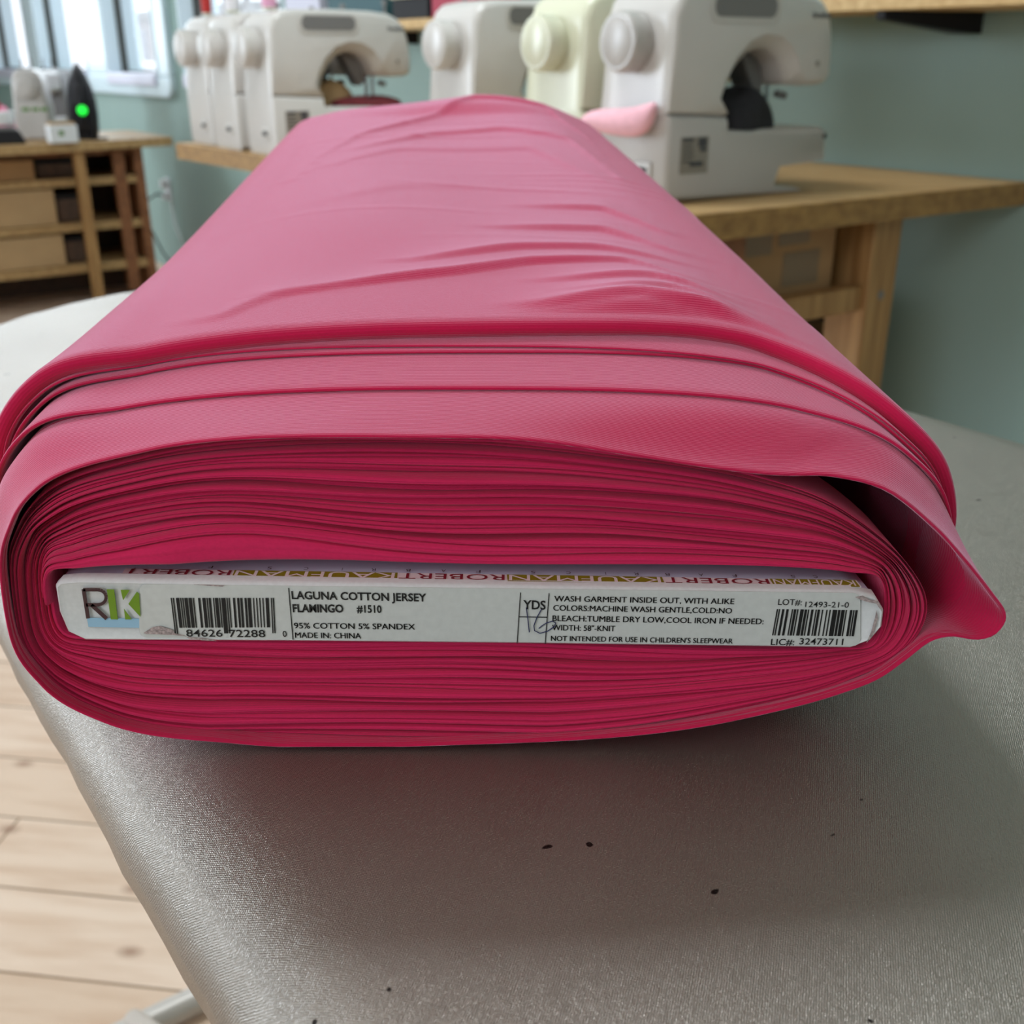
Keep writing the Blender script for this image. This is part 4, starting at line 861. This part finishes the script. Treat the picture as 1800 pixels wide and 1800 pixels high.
# emblem: thin brown R, green block with a white K cut, pale blue bar
C6 = lambda x, y: (80+x/3.4615, 970+y/3.4615)
def pathstroke(pts, w_): return [stroke(pts[i], pts[i+1], w_) for i in range(len(pts)-1)]
Rb = [C6(320+52*math.cos(a), 272+46*math.sin(a)) for a in np.linspace(-math.pi/2, math.pi/2, 11)]
polys = [stroke(C6(234, 222), C6(262, 400), 6.6)] + pathstroke([C6(232, 226)] + Rb + [C6(250, 318)], 5.6) + [stroke(C6(282, 318), C6(375, 402), 6.6)]
flat('emblem_letter', polys, M['brown_ink'], end_label, LIFT-0.0001)
flat('emblem_block', [[C6(*p) for p in pg] for pg in [[(376, 224), (420, 225), (443, 406), (400, 405)], [(460, 227), (515, 228), (475, 290)], [(558, 238), (572, 250), (580, 390), (507, 312)], [(480, 342), (527, 405), (488, 406)]]], M['green_ink'], end_label, LIFT-0.0001)
flat('emblem_bar', [[C6(*p) for p in [(252, 400), (582, 406), (586, 462), (262, 455)]]], M['sky_ink'], end_label, -0.0001, 0.00008)
flat('torn_paper', [[C6(*p) for p in pg] for pg in [[(600, 488), (655, 452), (700, 446), (780, 470), (790, 490), (860, 508), (790, 500), (700, 496), (615, 493)], [(860, 512), (960, 520), (1045, 536), (960, 532), (880, 522)], [(905, 222-30), (1090, 200), (1080, 206), (960, 198)]]], M['torn'], end_label, LIFT-0.0002)
flat('torn_paper', [[(1502+x/3, 1048+y/3) for x, y in pg] for pg in [[(0, 0), (40, -8), (75, 14), (120, 22), (128, 60), (112, 34), (60, 24), (30, 14)], [(112, 70), (120, 110), (100, 190), (60, 240), (85, 180), (104, 110)]]], M['torn'], end_label, LIFT-0.0002)
# handwritten number in blue pen
C8 = lambda x, y: (880+x/3.75, 970+y/3.75)
b = MB()
for pts in ([(168, 362), (178, 430), (188, 522)], [(268, 372), (238, 425), (218, 480), (222, 512), (258, 530), (310, 515), (352, 485), (362, 462), (340, 450), (300, 462), (268, 482), (250, 498)]):
    b.tube([W2(face(*C8(*p))[0], LIFT-0.0002, face(*C8(*p))[1]) for p in pts], 0.00013, 6)
b.build('handwriting', M['blue_ink'], end_label)
# upside-down border print on the top of the board, read from the other side
def ztop(x):
    a, c = face(250, 1023), face(1500, 1043); return a[1] + (x-a[0])*(c[1]-a[1])/(c[0]-a[0]) + 0.00035
def topx(px):
    v = onZ(px, 1012, ZB+0.0485); s = v.y-Y0; return v.x + s*TA
def TP(x, s): return W2(x, s, ztop(x))
br_, bk_, bs, bp_ = MB(), MB(), MB(), MB()
bp_.loft([[TP(topx(215), .0032)-Vector((0, 0, k)), TP(topx(1515), .0032)-Vector((0, 0, k)), TP(topx(1515), .0066)-Vector((0, 0, k)), TP(topx(215), .0066)-Vector((0, 0, k))] for k in (0.00004, 0.0003)])
for txt, x0, x1 in [('ROBERT', 211, 409), ('KAUFMAN', 409, 698), ('ROBERT', 698, 892), ('KAUFMAN', 892, 1168), ('ROBERT', 1168, 1360), ('KAUFMAN', 1360, 1512)]:
    A, B = topx(x1-4), topx(x0+4); s0, s1 = .0062, .0032
    if txt == 'KAUFMAN':
        bo = MB(); bo.loft([[TP(topx(x0), s1-.0004)+Vector((0, 0, k)), TP(topx(x1), s1-.0004)+Vector((0, 0, k)), TP(topx(x1), s0+.0003)+Vector((0, 0, k)), TP(topx(x0), s0+.0003)+Vector((0, 0, k))] for k in (0, 0.00005)]); bo.build('border_block', M['olive_ink'], core, smooth=False)
    add_text(br_ if txt == 'ROBERT' else bk_, txt, TP(A, s0)+Vector((0, 0, .00012)), TP(B, s0)+Vector((0, 0, .00012)), (0, s1-s0, 0), 0)
for ch, px in zip('FSCIRBAFSCIRBAFSC', [365, 470, 535, 596, 655, 717, 780, 842, 940, 1003, 1066, 1124, 1180, 1240, 1300, 1405, 1445]):
    A, B = topx(px+4), topx(px-4) if ch != 'I' else topx(px+3); add_text(bs, ch, TP(A, .0085)+Vector((0, 0, .00012)), TP(B, .0085)+Vector((0, 0, .00012)), (0, -.0014, 0))
bp_.build('border_strip', M['blush'], core, smooth=False);
br_.build('border_lettering', M['red_ink'], core, smooth=False); bk_.build('border_lettering', M['blush'], core, smooth=False); bs.build('border_small_lettering', M['brown_ink'], core, smooth=False)
